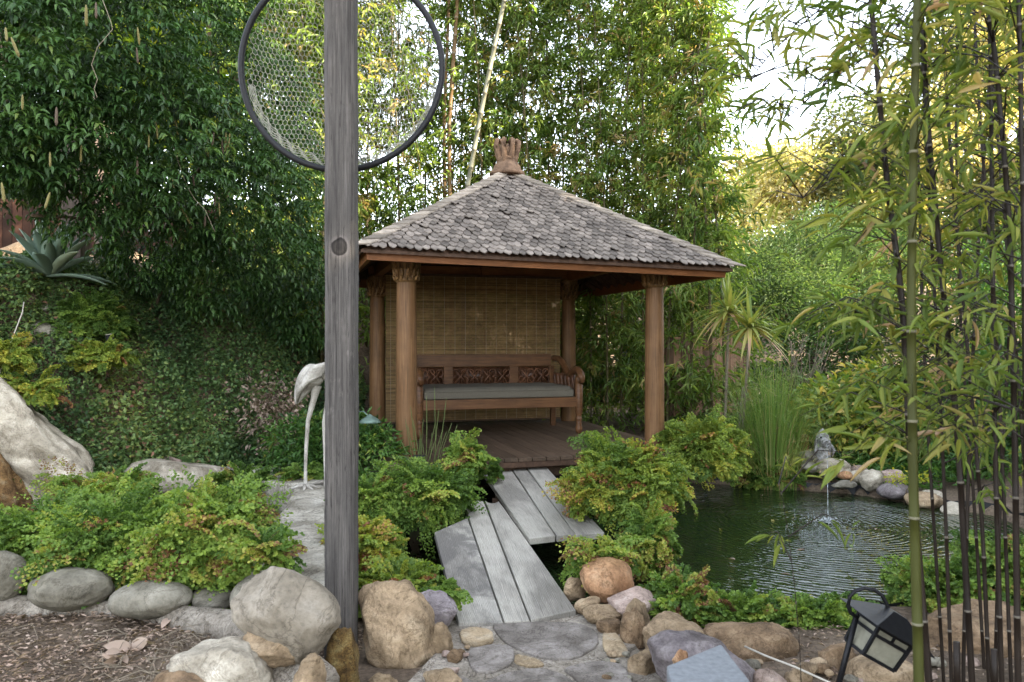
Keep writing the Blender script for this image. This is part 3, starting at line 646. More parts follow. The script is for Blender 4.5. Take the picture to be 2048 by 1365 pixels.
for k in range(8):
    a = 2*math.pi*k/8+.2; ca, sa = math.cos(a), math.sin(a); pts = []; rad = []
    for s in np.linspace(0, 1, 12):
        th = s*3.6; rr = .075+.06*math.sin(s*2.7)-.05*max(0, s-.6)/.4; zz = .12+.27*math.sin(s*2.05)
        pts.append(tl((ca*rr, sa*rr, zc+zz))); rad.append(.03*(1-.45*s)+.004)
    mb.tube(pts, rad, 6, tone=random.random())
    for s_ in (0, 1):
        b0 = pts[3]; mb.tube([b0, (b0[0]+ca*.03-sa*.02, b0[1]+sa*.03+ca*.02, b0[2]+.05), (b0[0]+ca*.035, b0[1]+sa*.035, b0[2]+.08)], [.016, .012, .004], 5, tone=random.random())
mb.tube([tl((0, 0, zc+.15)), tl((0, 0, zc+.28)), tl((.01, 0, zc+.36))], [.07, .045, .01], 8)
mb.build('finial', M['finial'], gz, True)

# bamboo blind hanging at the back
bl = empty('bamboo_blind', (GC[0], GC[1], DZ), GA); tag(bl, 'brown woven bamboo blind hanging behind the bench at the back of the gazebo', 'blind')
mb = MB(); z = .06
while z < 1.86:
    h = random.uniform(.007, .012); mb.box((-.03, 1.155+random.uniform(-.002, .002), z+h/2), (2.26, .006, h), tone=min(1, max(0, random.gauss(.45, .28)))); z += h+.0012
mb.build('slats', M['blind'], bl)
mb = MB(); mb.box((-.03, 1.15, 1.87), (2.3, .03, .03)); mb.build('head_rail', M['darkwood'], bl); mb = MB(); mb.box((-.03, 1.15, .05), (2.28, .02, .02)); mb.build('bottom_rail', M['darkwood'], bl)
mb = MB()
for x in np.linspace(-1.1, 1.04, 17): mb.box((x, 1.149, .96), (.0015, .004, 1.8))
mb.build('cord', M['cord'], bl)

# bench
bn = empty('bench', (GC[0], GC[1], DZ), GA); tag(bn, 'brown carved wooden daybench with turned legs standing on the gazebo deck', 'bench')
bu0, bu1, bv0, bv1 = -.95, .87, -.12, .78
mb = MB(); mb.box(((bu0+bu1)/2, bv0, .36), (bu1-bu0, .05, .11)); mb.build('front_rail', M['bench'], bn, bevel=.006)
mb = MB(); mb.box((bu0+.02, (bv0+bv1)/2, .36), (.045, bv1-bv0-.08, .1)); mb.box((bu1-.02, (bv0+bv1)/2, .36), (.045, bv1-bv0-.08, .1)); mb.box(((bu0+bu1)/2, bv1, .36), (bu1-bu0-.1, .045, .1))
mb.box(((bu0+bu1)/2, (bv0+bv1)/2, .395), (bu1-bu0-.08, bv1-bv0-.06, .02)); mb.build('seat', M['bench'], bn, bevel=.004)
for u in (bu0, bu1):
    mb = MB(); mb.lathe([(.026, 0), (.038, .03), (.042, .07), (.03, .1), (.034, .115), (.034, .13), (.028, .14), (.036, .155), (.036, .18), (.028, .19), (.036, .22), (.045, .25), (.042, .28), (.046, .3), (.046, .55), (.036, .565), (.045, .58), (.046, .62), (.035, .66)], (u, bv0, 0), 20)
    mb.build('leg', M['bench'], bn, True)
    mb = MB(); mb.box((u*.99, bv1-.02, .2), (.06, .06, .4)); mb.build('leg', M['bench'], bn, bevel=.004)
    pts = []; 
    for s in np.linspace(0, 1, 18):
        v = bv1-.04-(bv1-bv0+.03)*s; zz = .84-.02*s-.19*sst(s, .15, .72)+.09*math.sin(max(0, (s-.62)/.38)*2.6)
        pts.append((u, v, zz))
    pts += [(u, bv0-.09, pts[-1][2]-.03), (u, bv0-.1, pts[-1][2]-.07), (u, bv0-.075, pts[-1][2]-.1)]
    rad = [.038]*12+[.042]*6+[.04, .035, .02]
    mb = MB(); mb.tube(pts, rad, 10); 
    mb.build('armrest', M['bench'], bn, True)
    mb = MB()
    for s in np.linspace(.05, .75, 6):
        v = bv1-.04-(bv1-bv0)*s; mb.tube([(u, v, .42), (u, v-.03, .5), (u, v+.01, .6), (u, v, .66)], [.028, .022, .03, .03], 6, tone=random.random())
    mb.build('arm_carving', M['carved'], bn, True)
mb = MB(); mb.box(((bu0+bu1)/2-.0, bv1, .815), (bu1-bu0-.06, .045, .15)); mb.box(((bu0+bu1)/2, bv1, .475), (bu1-bu0-.06, .04, .06))
for x in (-.93, -.46, .36, .85): mb.box((x, bv1, .62), (.11 if abs(x) < .8 else .06, .042, .25))
mb.build('backrest', M['bench'], bn, bevel=.005)
for x0, x1 in ((-.9, -.52), (-.40, .30), (.42, .82)):
    mb = MB(); w_ = x1-x0; cx = (x0+x1)/2; zc_ = .62; n = 2 if w_ < .5 else 4
    mb.box((cx, bv1+.012, zc_), (w_, .006, .23), tone=.05)
    for i in range(n):
        for sg in (-1, 1):
            c = x0+w_*(i+.5)/n; 
            for q in (-1, 1):
                pts = [(c+sg*(.045+.05*math.cos(a)*(1-a/9)), bv1-.012, zc_+q*(.05+.045*math.sin(a)*(1-a/9))) for a in np.linspace(-1.5, 4.6, 16)]
                mb.tube(pts, np.linspace(.011, .006, 16), 5, tone=random.random())
            mb.tube([(c-sg*.08, bv1-.008, zc_-.1), (c, bv1-.014, zc_), (c+sg*.08, bv1-.008, zc_+.1)], [.008, .014, .008], 5, tone=random.random())
    mb.build('carved_panel', M['carved'], bn, True)
mb = MB()                                  # cushion
pr = []; cu0, cu1, cv0, cv1, cz0, cz1 = bu0+.05, bu1-.06, bv0-.015, bv1-.05, .418, .53
nu, nv = 60, 16; V = []; 
for j in range(nv+1):
    for i in range(nu+1):
        a, b = i/nu*2-1, j/nv*2-1; e = (1-abs(a)**26)*(1-abs(b)**12); wr = .003*math.sin(i*1.9+3*math.sin(j*.9))+.004*math.sin(i*.7+j)
        V.append((cu0+(cu1-cu0)*i/nu, cv0+(cv1-cv0)*j/nv, cz1-.022+.034*e**.35*1+wr*e))
nb_ = len(V); 
for j in range(nv+1):
    for i in range(nu+1): V.append((cu0+(cu1-cu0)*i/nu, cv0+(cv1-cv0)*j/nv, cz0))
Fc = []
for j in range(nv):
    for i in range(nu): a = j*(nu+1)+i; Fc.append((a, a+1, a+nu+2, a+nu+1)); Fc.append((nb_+a+nu+1, nb_+a+nu+2, nb_+a+1, nb_+a))
for i in range(nu): Fc.append((nb_+i, nb_+i+1, i+1, i)); a = nv*(nu+1)+i; Fc.append((a, a+1, nb_+a+1, nb_+a))
for j in range(nv): a = j*(nu+1); Fc.append((a, a+nu+1, nb_+a+nu+1, nb_+a)); a += nu; Fc.append((nb_+a, nb_+a+nu+1, a+nu+1, a))
mb.add(V, Fc); cu = mb.build('seat_cushion', M['cushion'], None, True, bevel=0); cu.location = (GC[0], GC[1], DZ); cu.rotation_euler[2] = GA
bv_ = cu.modifiers.new('bevel', 'BEVEL'); bv_.width = .018; bv_.segments = 3; bv_.limit_method = 'ANGLE'; bv_.angle_limit = R(50)
tag(cu, 'long blue grey cushion lying on the carved bench', 'cushion')
mb = MB(); mb.tube([(cu0+(cu1-cu0)*k, cv0-.003, cz1-.03) for k in np.linspace(.01, .99, 20)], .005, 6); mb.build('piping', M['cushion'], cu, True)

# ------------------------------------------------------------------ post with landing net
post = MB(); a, b = P(645.5, 0, 3.5), P(707, 0, 3.5); wp = b[0]-a[0]; cx = (a[0]+b[0])/2
m, t, p = newmat('weathered_post'); v = coords(t, (120, 120, 2.5), False); n1 = noise(t, v, 1, 8, .7, .5); n2 = noise(t, coords(t, (16, 16, 2.2), False), 1, 5, .6, .4)
c = ramp(t, n1, [(.32, (.036, .032, .029)), (.66, (.112, .103, .095))]); c = mix(t, c, ramp(t, n2, [(.3, (.6, .6, .6)), (.7, (1.35, 1.33, 1.3))]), 1, 'MULTIPLY')
tc = N(t, 'TexCoord'); kz = CZ-(490-683)*3.43/F
wn = N(t, 'TexNoise'); wn.inputs['Scale'].default_value = 22; t.links.new(tc.outputs['Object'], wn.inputs['Vector'])
va = N(t, 'VectorMath', operation='MULTIPLY_ADD'); va.inputs[1].default_value = (.018, .018, .03); t.links.new(wn.outputs['Color'], va.inputs[0]); t.links.new(tc.outputs['Object'], va.inputs[2])
mp = t.nodes.new('ShaderNodeMapping'); mp.inputs['Location'].default_value = (-.015, 0, -(kz+.012)*.92); mp.inputs['Scale'].default_value = (1, 0, .92); t.links.new(va.outputs[0], mp.inputs[0])
ln = N(t, 'VectorMath', operation='LENGTH'); t.links.new(mp.outputs[0], ln.inputs[0])
kr = ramp(t, ln.outputs['Value'], [(.0, (.3, .28, .27)), (.02, (.55, .52, .5)), (.033, (.2, .19, .19)), (.039, (1.8, 1.75, 1.75)), (.055, (1.2, 1.2, 1.2)), (.09, (1, 1, 1))])
ck = noise(t, coords(t, (34, 34, .9), False), 1, 4, .5, .3); c = mix(t, c, ramp(t, ck, [(.488, (1, 1, 1)), (.5, (.25, .24, .23)), (.512, (1, 1, 1))]), .8, 'MULTIPLY')
sp_ = noise(t, coords(t, (9, 9, 4), False), 1, 5, .7); c = mix(t, c, ramp(t, sp_, [(.62, (1, 1, 1)), (.7, (1.7, 1.7, 1.7))]), 1, 'MULTIPLY')
c = mix(t, c, kr, 1, 'MULTIPLY'); t.links.new(c, p.inputs['Base Color']); p.inputs['Roughness'].default_value = .85; bump(t, p, n1, .6, .006)
cs = []
for k in range(20):
    a = 2*math.pi*k/20; q = max(abs(math.cos(a)), abs(math.sin(a)))**.86; cs.append((math.cos(a)/q, math.sin(a)/q))
V = []; nz_ = 150
for i in range(nz_):
    z = -.2+3.8*i/(nz_-1)
    for k, (x, y) in enumerate(cs): V.append((x*wp/2*1.005+.0012*math.sin(z*9+k*2)+random.uniform(-1, 1)*.0009+.003*math.sin(z*1.1), y*.065+random.uniform(-1, 1)*.0008, z))
post.add(V, [(i*20+k, i*20+(k+1) % 20, (i+1)*20+(k+1) % 20, (i+1)*20+k) for i in range(nz_-1) for k in range(20)]+[tuple((nz_-1)*20+k for k in range(20))]); po = post.build('wooden_post', m); po.location = (cx, 3.5+.065, 0)
tag(po, 'tall weathered grey square wooden post with a dark knot, standing in front of the gazebo', 'post')
YN = 3.72; hc = P(683, 138, YN); rx = 201*YN/F; rz_ = 203*YN/F
net = empty('landing_net', (hc[0], YN, hc[2]+rz_)); tag(net, 'large round landing net with black hoop hanging behind the grey post', 'net'); net.location = (hc[0], YN, hc[2])
mb = MB(); th = np.linspace(0, 2*np.pi, 97); mb.tube([(rx*math.cos(k), .012*math.sin(2*k), rz_*math.sin(k)) for k in th], .0155, 10, cap=False); mb.build('hoop', M['black'], net, True)
mb = MB(); mb.tube([(0, 0, rz_), (0, 0, rz_+.9)], .016, 10); mb.build('handle', M['black'], net, True)
mb = MB(); cw, ch = .0215, .017; segs = []
def belly(x, z):
    q = (x/rx)**2+(z/rz_)**2; return (x+.004*math.sin(z*31)+.006*math.sin(x*9+z*7), .04+.10*max(0, 1-q), z-.02*max(0, 1-q)+.005*math.sin(x*23))
nzr = int(rz_*2/(ch*1.5)); 
for r in range(-nzr//2-1, nzr//2+2):
    z = r*ch*1.5
    for j in range(-30, 31):
        x = (j+(r % 2)*.5)*cw*1.0
        a0 = (x, z+ch*.5); a1 = (x, z-ch*.5); l = (x-cw/2, z-ch); rr_ = (x+cw/2, z-ch)
        for s0, s1 in ((a0, a1), (a1, l), (a1, rr_)):
            if max((s0[0]/rx)**2+(s0[1]/rz_)**2, (s1[0]/rx)**2+(s1[1]/rz_)**2) < .97: segs.append((belly(*s0), belly(*s1)))
A = np.array([s[0] for s in segs]); B = np.array([s[1] for s in segs]); D = B-A; D /= np.linalg.norm(D, axis=1)[:, None]
X = np.cross(D, (0, 1, 0)); r_ = .0015; off = [X*r_, -X*r_*.5+np.array([0, r_, 0]), -X*r_*.5-np.array([0, r_, 0])]
V = np.stack([A+o for o in off]+[B+o for o in off], 1); Fq = np.array([(0, 1, 4, 3), (1, 2, 5, 4), (2, 0, 3, 5)])
link('netting', npmesh('netting', V.reshape(-1, 3), (Fq[None]+(np.arange(len(V))*6)[:, None, None]).reshape(-1, 4)), M['net'], net)
mb = MB()                                  # bunched net along the lower rim
for q in range(5):
    mb.tube([((rx-.018-.006*q)*math.cos(k), .03+.004*q, (rz_-.025-.009*q)*math.sin(k)+.006*math.sin(k*40+q)) for k in np.linspace(math.pi*1.05, math.pi*1.95, 90)], .002, 4)
mb.build('net_edge', M['net'], net, True)

# ------------------------------------------------------------------ stone bird
Yb = 6.25; o = P(614, 975, Yb); s_ = Yb/F
bd = empty('bird_statue', tuple(o)); tag(bd, 'pale stone crane statue standing on the concrete coping, half hidden by the post', 'statue')
def bp(px, py, dy=0): return ((px-614)*s_, dy, -(py-975)*s_)
mb = MB(); mb.tube([bp(592, 810), bp(596, 797), bp(606, 775), bp(618, 757), bp(636, 744), bp(656, 742), bp(676, 750), bp(690, 760)], [k*s_ for k in (3, 9, 18, 24, 28, 29, 23, 10)], 20)
bo = mb.build('body', M['bird'], bd, True); sub = bo.modifiers.new('sub', 'SUBSURF'); sub.levels = 1; sub.render_levels = 2
mb = MB()
for q_ in range(5):
    mb.tube([bp(662-q_*3, 728+q_*5, -.1), bp(634-q_*3, 736+q_*6, -.125), bp(612-q_*2, 764+q_*5, -.10), bp(597, 800+q_*1.5, -.04)], [.02, .03, .024, .006], 8)
mb.build('wing', M['bird'], bd, True)
mb = MB(); mb.tube([bp(678, 745), bp(690, 715), bp(682, 680), bp(668, 655), bp(672, 632), bp(684, 628)], [.07, .045, .032, .028, .03, .035], 12)
mb.tube([bp(684, 628), bp(700, 636), bp(702, 645)], [.03, .014, .004], 8); mb.build('neck', M['bird'], bd, True)
def leg(pts, rad, name='leg'):
    V = []; q = np.array(pts); n = 60; tt = np.linspace(0, len(q)-1, n); pp_ = np.stack([np.interp(tt, range(len(q)), q[:, i]) for i in range(3)], 1)
    rr = np.interp(tt, range(len(q)), rad)*(1+.06*(np.arange(n) % 2)); mb = MB(); mb.tube(pp_, rr, 10); return mb.build(name, M['bird'], bd, True)
leg([bp(633, 772), bp(628, 798), bp(616, 842), bp(612, 900), bp(611, 940), bp(611, 973)], [.042, .026, .017, .0145, .013, .016])
leg([bp(655, 772, .1), bp(650, 800, .1), bp(642, 850, .1), bp(644, 910, .1), bp(646, 970, .1)], [.04, .023, .016, .014, .015])
for c0_, dy in (((611, 974), 0), ((646, 971), .1)):
    for ddx, ddy in ((-26, -.02), (33, -.03), (24, -.12), (5, -.13)):
        mb = MB(); mb.tube([bp(c0_[0], c0_[1]-2, dy), bp(c0_[0]+ddx*.5, c0_[1]-1, dy+ddy*.5), bp(c0_[0]+ddx, c0_[1]+3, dy+ddy)], [.022, .015, .008], 8); mb.build('toe', M['bird'], bd, True)

# ------------------------------------------------------------------ fish fountain
Yf = 8.25; s_ = Yf/F; o = P(1645, 925, Yf); fs = empty('fish_statue', tuple(o)); tag(fs, 'grey stone fish fountain statue standing upright on the far pond rim', 'statue')
mb = MB(); prof = [(14, 0), (15, 8), (16, 20), (16, 32), (14.5, 44), (11, 54), (6, 62), (1, 67)]
mb.lathe([(r*s_, z*s_) for r, z in prof], (0, 0, 0), 20, mod=lambda a, z: 1+.04*math.sin(8*a)); mb.build('body', M['fish'], fs, True)
mb = MB(); cx_, cz_ = -3*s_, 42*s_
mb.tube([(cx_, -.03, cz_), (cx_, -.1, cz_-.005), (cx_, -.14, cz_-.012)], [.055, .05, .042], 14); mb.tube([(cx_+.035*math.cos(k), -.145, cz_-.012+.035*math.sin(k)) for k in np.linspace(0, 6.28, 20)], .012, 6); mb.build('mouth', M['fish'], fs, True)
for sg in (-1, 1):
    mb = MB(); mb.tube([(sg*.07, -.04, .2), (sg*.10, -.06, .13), (sg*.09, -.03, .06)], [.012, .02, .004], 6); mb.build('fin', M['fish'], fs, True)
    mb = MB(); mb.lathe([(.001, -.012), (.011, -.006), (.011, .006), (.001, .012)], (sg*.05, -.085, cz_+.05), 8); mb.build('eye', M['black'], fs, True)
jet = empty('water_jet', (FX, FY, -.09)); tag(jet, 'thin stream of water falling from the fish statue into the pond', 'water jet')
m0 = np.array([o[0]+cx_, Yf-.15, o[2]+cz_]); pts = []
for k in np.linspace(0, 1, 40): q = m0+(np.array([FX, FY, -.09])-m0)*k; q[2] = m0[2]+(-.09-m0[2])*k*k; pts.append(q-np.array([FX, FY, -.09]))
mb = MB(); rr = [.0022+.0016*math.sin(i*2.3) for i in range(40)]; mb.tube(pts, rr, 6); mb.build('stream', M['splash'], jet, True)
mb = MB()
for i in range(300):
    a = random.uniform(0, 6.28); d = abs(random.gauss(0, .17)); r = random.uniform(.003, .009)*(1.6 if d < .08 else .8)
    mb.lathe([(.2*r, -r*.4), (r, 0), (.2*r, r*.6)], (d*math.cos(a)*1.2, d*math.sin(a), random.uniform(0, .05)*max(0, 1-d*4)), 6)
mb.build('splash', M['splash'], jet, True)
jet.children[-1]['kind'] = 'stuff'

# ------------------------------------------------------------------ lantern, lamp, spotlight, block, small things
Yl = 2.95; s_ = Yl/F; o = P(1668, 1370, Yl); ln_ = empty('path_lantern', tuple(o)); tag(ln_, 'tilted black iron path lantern with frosted panes leaning over the rocks', 'lantern')
def lp(px, py, dy=0): return np.array(((px-1668)*s_, dy, -(py-1370)*s_))
mb = MB(); mb.bar(lp(1664, 1420), lp(1713, 1232), .013, .018); 
hk = [lp(1713, 1236), lp(1701, 1226), lp(1696, 1212), lp(1699, 1195), lp(1710, 1183), lp(1728, 1177), lp(1748, 1180), lp(1764, 1192), lp(1773, 1208), lp(1779, 1226), lp(1784, 1237), lp(1794, 1240), lp(1800, 1237)]
mb.tube(hk, .0075, 8); mb.build('stake', M['iron'], ln_, True)
an = R(31)                                 # lantern body hangs tilted
ux = np.array([math.cos(an), 0, -math.sin(an)]); uz = np.array([math.sin(an), 0, math.cos(an)]); uy = np.array([0, 1, 0])
ry = R(-12); ax = ux*math.cos(ry)-uy*math.sin(ry); ay = ux*math.sin(ry)+uy*math.cos(ry)
c_top = lp(1775, 1251)
def LB(a, b, c): return c_top+ax*a+ay*b+uz*c
hx, hy, hh = .085, .06, .135
mb = MB(); V = [LB(-.15, -.12, -.012), LB(.15, -.12, -.012), LB(.15, .12, -.012), LB(-.15, .12, -.012), LB(-.035, -.03, .06), LB(.035, -.03, .06), LB(.035, .03, .06), LB(-.035, .03, .06)]
mb.add(V, [(0, 1, 5, 4), (1, 2, 6, 5), (2, 3, 7, 6), (3, 0, 4, 7), (4, 5, 6, 7), (3, 2, 1, 0)]); mb.build('cap', M['iron'], ln_, bevel=.003)
mb = MB()
for a in (-hx, hx):
    for b in (-hy, hy): mb.bar(LB(a, b, -.01), LB(a*.92, b*.92, -hh), .012, .012, up=tuple(ax))
for c in (-.02, -.05, -hh):
    for (a0, b0), (a1, b1) in (((-hx, -hy), (hx, -hy)), ((hx, -hy), (hx, hy)), ((hx, hy), (-hx, hy)), ((-hx, hy), (-hx, -hy))):
        k = 1-.08*(-c/hh); mb.bar(LB(a0*k, b0*k, c), LB(a1*k, b1*k, c), .009, .012, up=tuple(uz))
mb.bar(LB(0, -hy, -.02), LB(0, -hy, -.05), .008, .008, up=tuple(ax)); mb.build('frame', M['iron'], ln_)
k = .94
for qd in (((-hx, -hy), (hx, -hy)), ((hx, -hy), (hx, hy)), ((hx, hy), (-hx, hy)), ((-hx, hy), (-hx, -hy))):
    (a0, b0), (a1, b1) = qd; mb = MB(); kk = .93
    V = [LB(a0*.86, b0*.86, -hh+.004), LB(a1*.86, b1*.86, -hh+.004), LB(a1*kk, b1*kk, -.012), LB(a0*kk, b0*kk, -.012)]
    cen = LB(0, 0, -.08); V2 = [v_+(cen-v_)*.03 for v_ in V]
    mb.add(V+V2, [(0, 1, 2, 3), (7, 6, 5, 4), (0, 4, 5, 1), (1, 5, 6, 2), (2, 6, 7, 3), (3, 7, 4, 0)]); mb.build('pane', M['lampglass'], ln_)
Y2 = 6.7; o = P(745, 900, Y2); lm = empty('path_lamp', tuple(o)); tag(lm, 'small green metal path lamp with a curved arm behind the shrub', 'lamp')
s2 = Y2/F; q = lambda x, y: ((x-745)*s2, 0, -(y-900)*s2)
mb = MB(); mb.tube([q(708, 900), q(707, 845), q(710, 832), q(718, 824), (q(728, 824)), q(735, 832), q(737, 838)], .006, 6); mb.build('arm', M['verdigris'], lm, True)
mb = MB(); mb.lathe([(.105, -.03), (.07, .0), (.02, .03), (.004, .045)], q(740, 839), 16); mb.build('shade', M['verdigris'], lm, True)
o = P(222, 700, 7.35); sp = empty('spotlight', tuple(o)); tag(sp, 'small black garden spotlight on a stake in the ivy slope', 'spotlight')
mb = MB(); mb.tube([(0, 0, -.15), (0, 0, .02)], .01, 6); mb.build('stake', M['black'], sp, True)
mb = MB(); mb.tube([(.02, 0, .0), (-.01, -.02, .14)], .034, 12); mb.build('head', M['black'], sp, True); mb = MB(); mb.tube([(-.01, -.02, .141), (-.011, -.021, .15)], .032, 12); mb.build('lens', M['lampglass'], sp, True)
q = [P(1333, 1331, 2.75), P(1443, 1322, 2.95), P(1502, 1400, 2.62), P(1350, 1415, 2.5)]; zt = q[0][2]
mb = MB(); mb.prism([tuple(k[:2]) for k in q], -.1, zt); tag(mb.build('block', M['bluegrey'], bevel=.01), 'smooth blue grey painted block at the bottom edge in front of the purple boulder', 'block')
mb = MB(); q = P(838, 935, 6.15); mb.box((0, 0, 0), (.09, .09, .16)); mb.box((0, 0, .085), (.1, .1, .015)); tag(mb.build('planter', M['black'], bevel=.008, loc=None), 'small black square bollard head sticking out of the fern by the reeds', 'bollard').location = tuple(q)
mb = MB(); pts = [P(1490, 1294, 3.32), P(1530, 1312, 3.2), P(1590, 1335, 3.05), P(1650, 1362, 2.95), P(1700, 1385, 2.9)]; mb.tube(pts, .0045, 6); tag(mb.build('cable', M['cord'], None, True), 'thin pale cable running over the brown boulder towards the lantern', 'cable')
mb = MB(); pts = [P(-5, 760, 6.4), P(20, 690, 6.5), P(45, 625, 6.6), P(48, 605, 6.65)]; mb.tube(pts, .005, 6); tag(mb.build('cable', M['cord'], None, True), 'thin white tube running up the rocks at the left edge', 'cable')
mb = MB(); a, b = P(120, 470, 8.0), P(160, 470, 8.0); mb.box(((a[0]+b[0])/2, 8.1, 2.7), (b[0]-a[0], .18, 2.6)); tag(mb.build('wooden_post', M['fencegrey'], bevel=.008), 'short grey pergola post beside the agave under the vine', 'post')
mb = MB(); a, b = P(186, 470, 9.3), P(214, 470, 9.3); mb.box(((a[0]+b[0])/2, 9.4, 2.9), (b[0]-a[0], .15, 2.6)); tag(mb.build('wooden_post', M['fencegrey'], bevel=.008), 'darker pergola post deeper in shade behind the tan rock', 'post')
mb = MB(); q = P(1606, 900, 8.6); mb.box((0, 0, 0), (.1, .1, .34)); tag(mb.build('stump_post', M['fascia'], bevel=.01), 'short rusty orange post behind the flat grey stone by the fish statue', 'post').location = tuple(q)

def fence(a, b, z0, z1, label, mat):
    e = empty('fence', (a[0], a[1], z0)); tag(e, label, 'fence'); e.location = (0, 0, 0)
    a, b = np.array(a), np.array(b); L = np.linalg.norm(b-a); n = int(L/.14); d = (b-a)/L; rz = math.atan2(d[1], d[0])
    mb = MB()
    for i in range(n):
        c = a+d*(i+.5)*L/n; mb.box((c[0], c[1], (z0+z1)/2+random.uniform(-.01, .01)), (L/n-.006, .02, z1-z0), rz, random.random())
    mb.build('boards', M[mat], e, bevel=.002)
    mb = MB(); nrm = np.array([-d[1], d[0]])*.04
    for z in (z0+.3, z1-.2): mb.box((*((a+b)/2+nrm), z), (L, .05, .09), rz)
    mb.build('rail', M[mat], e)
    for i in range(int(L/2)+1):
        mb = MB(); c = a+d*min(i*2.0+.4, L)+nrm*2; mb.box((*c, (z0+z1)/2), (.09, .09, z1-z0+.04), rz); mb.build('fence_post', M[mat], e)
fence((2.15, 10.7), (3.6, 11.6), -.1, 1.55, 'redwood board fence right of the gazebo behind the bamboo', 'fence')
fence((-9.6, 11.6), (-3.4, 12.6), 1.5, 3.7, 'dark reddish board fence behind the agave and vine', 'fencedark')

# ------------------------------------------------------------------ ferns
def frond_tpl(seed, curve):                # unit frond: list of leaflet (pos, dir, size); along +X, z up
    r = np.random.default_rng(seed); pos = []; dr = []; sz = []
    def axis_pt(s): return np.array([s*(1-.25*curve*s), 0, .55*s-curve*.75*s*s])
    for i, s in enumerate(np.linspace(.14, .97, 13)):
        c = axis_pt(s); tz = .55-1.5*curve*s
        for sd_ in (-1, 1):
            bl_ = (.34*(1-s)**.6+.05)*r.uniform(.8, 1.15); nl = max(1, int(bl_/.044)); ang = r.uniform(.75, 1.15)
            bd_ = np.array([math.cos(ang), sd_*math.sin(ang), tz*.5-.25]); 
            for k in range(1, nl+1):
                p_ = c+bd_*bl_*k/nl; p_[2] -= .25*(bl_*k/nl)**2
                for s2_ in ((-1, 1) if k < nl else (0,)):
                    d = bd_+np.array([-bd_[1], bd_[0], 0])*s2_*1.1+r.normal(0, .25, 3)+np.array([0, 0, -.35]); pos.append(p_+r.normal(0, .008, 3)); dr.append(d); sz.append(r.uniform(.7, 1.15))
    return np.array(pos), np.array(dr), np.array(sz), np.array([axis_pt(s) for s in np.linspace(0, .96, 7)])
FT = [frond_tpl(i, c) for i, c in enumerate((.55, .75, .95, 1.1, .8, 1.25))]
def fern(center, rad, n, L, label, mat='fern', leaf=.0175, tone=(.35, .2), name='maidenhair_fern', zmin=-.35, yb=.0, bias=None, cat_='fern', hl=None):
    c = np.array(center, float); rad = np.array(rad, float); n = int(n*1.45); L *= 1.22; rad *= .9; e = empty(name, tuple(c)); tag(e, label, cat_)
    D = rdir(n, zmin, 1); parts = []; stems = MB()
    lump = 1+.16*np.sin(D[:, 0]*5+c[0]*3)*np.sin(D[:, 1]*4+1)+.12*np.sin(D[:, 2]*7+c[0])
    base = D*rad*(rng.uniform(.3, .88, n)*lump)[:, None]
    az = np.arctan2(D[:, 1]*rad[1], D[:, 0]*rad[0])+rng.normal(0, .55, n); ft = rng.normal(tone[0], tone[1], n)+.10*np.sin(D[:, 0]*6+c[1])
    brown = (rng.random(n) < .13) & (np.sin(D[:, 0]*4+D[:, 2]*5+c[0]*9) > .3); ft[brown] = rng.uniform(.85, 1, brown.sum())
    for i in range(n):
        pos, dr, sz, st = FT[rng.integers(len(FT))]; l = L*rng.uniform(.65, 1.15)*(1.5 if rng.random() < .1 else 1); ca, sa = math.cos(az[i]), math.sin(az[i])
        pitch = R(rng.uniform(-35, 45))+.6*D[i, 2]; cp, sp_ = math.cos(pitch), math.sin(pitch); roll = rng.normal(0, .6); cr, sr = math.cos(roll), math.sin(roll)
        Rr = np.array([[1, 0, 0], [0, cr, -sr], [0, sr, cr]]); Rp = np.array([[cp, 0, -sp_], [0, 1, 0], [sp_, 0, cp]]); Rz = np.array([[ca, -sa, 0], [sa, ca, 0], [0, 0, 1]]); T = Rz@Rp@Rr
        po_ = pos*l@T.T+base[i]; di = dr@T.T
        parts.append((po_, di, sz*leaf, np.clip(ft[i]+rng.normal(0, .1, len(po_)), 0, 1)))
        if i % 2 == 0: stems.tube((st*l)@T.T+base[i], .0011, 3, cap=False)
    po_ = np.concatenate([p_[0] for p_ in parts]); di = np.concatenate([p_[1] for p_ in parts]); sz = np.concatenate([p_[2] for p_ in parts]); tn = np.concatenate([p_[3] for p_ in parts])
    leafobj('fronds', leaves(po_, di, sz, sz*1.05, tn, T_FAN, rng.normal(0, .9, len(po_))), M[mat], e)
    stems.build('stems', M['blackstem'], e)
    return e
def fernbox(box, Y, dr, n, L, label, **k):
    a, b = P(box[0], box[1], Y), P(box[2], box[3], Y); c = (a+b)/2; return fern(c, (abs(b[0]-a[0])/2, dr, abs(a[2]-b[2])/2), n, L, label, **k)
fernbox((-60, 1050, 200, 1170), 4.3, .35, 260, .22, 'green maidenhair fern at the left edge above the curb boulders', tone=(.33, .17))
fernbox((120, 1020, 390, 1190), 4.25, .38, 330, .22, 'large green maidenhair fern behind the egg-shaped curb boulder', tone=(.33, .2))
fernbox((340, 1010, 495, 1195), 4.15, .34, 300, .21, 'green fern with yellow and reddish brown tips left of the concrete coping', tone=(.5, .25))
fernbox((110, 975, 300, 1015), 5.6, .3, 70, .22, 'airy reddish green fern in front of the pale rock face', tone=(.55, .25))
fernbox((500, 1080, 560, 1180), 3.75, .1, 20, .16, 'thin fern sprays hanging over the concrete coping near the big boulder', tone=(.4, .2))
fernbox((765, 945, 925, 1075), 5.75, .34, 330, .2, 'dense green maidenhair fern left of the plank bridge below the reeds', tone=(.3, .2))
fernbox((905, 890, 958, 960), 6.2, .12, 60, .14, 'small bright green fern tuft at the front edge of the deck', tone=(.5, .15))
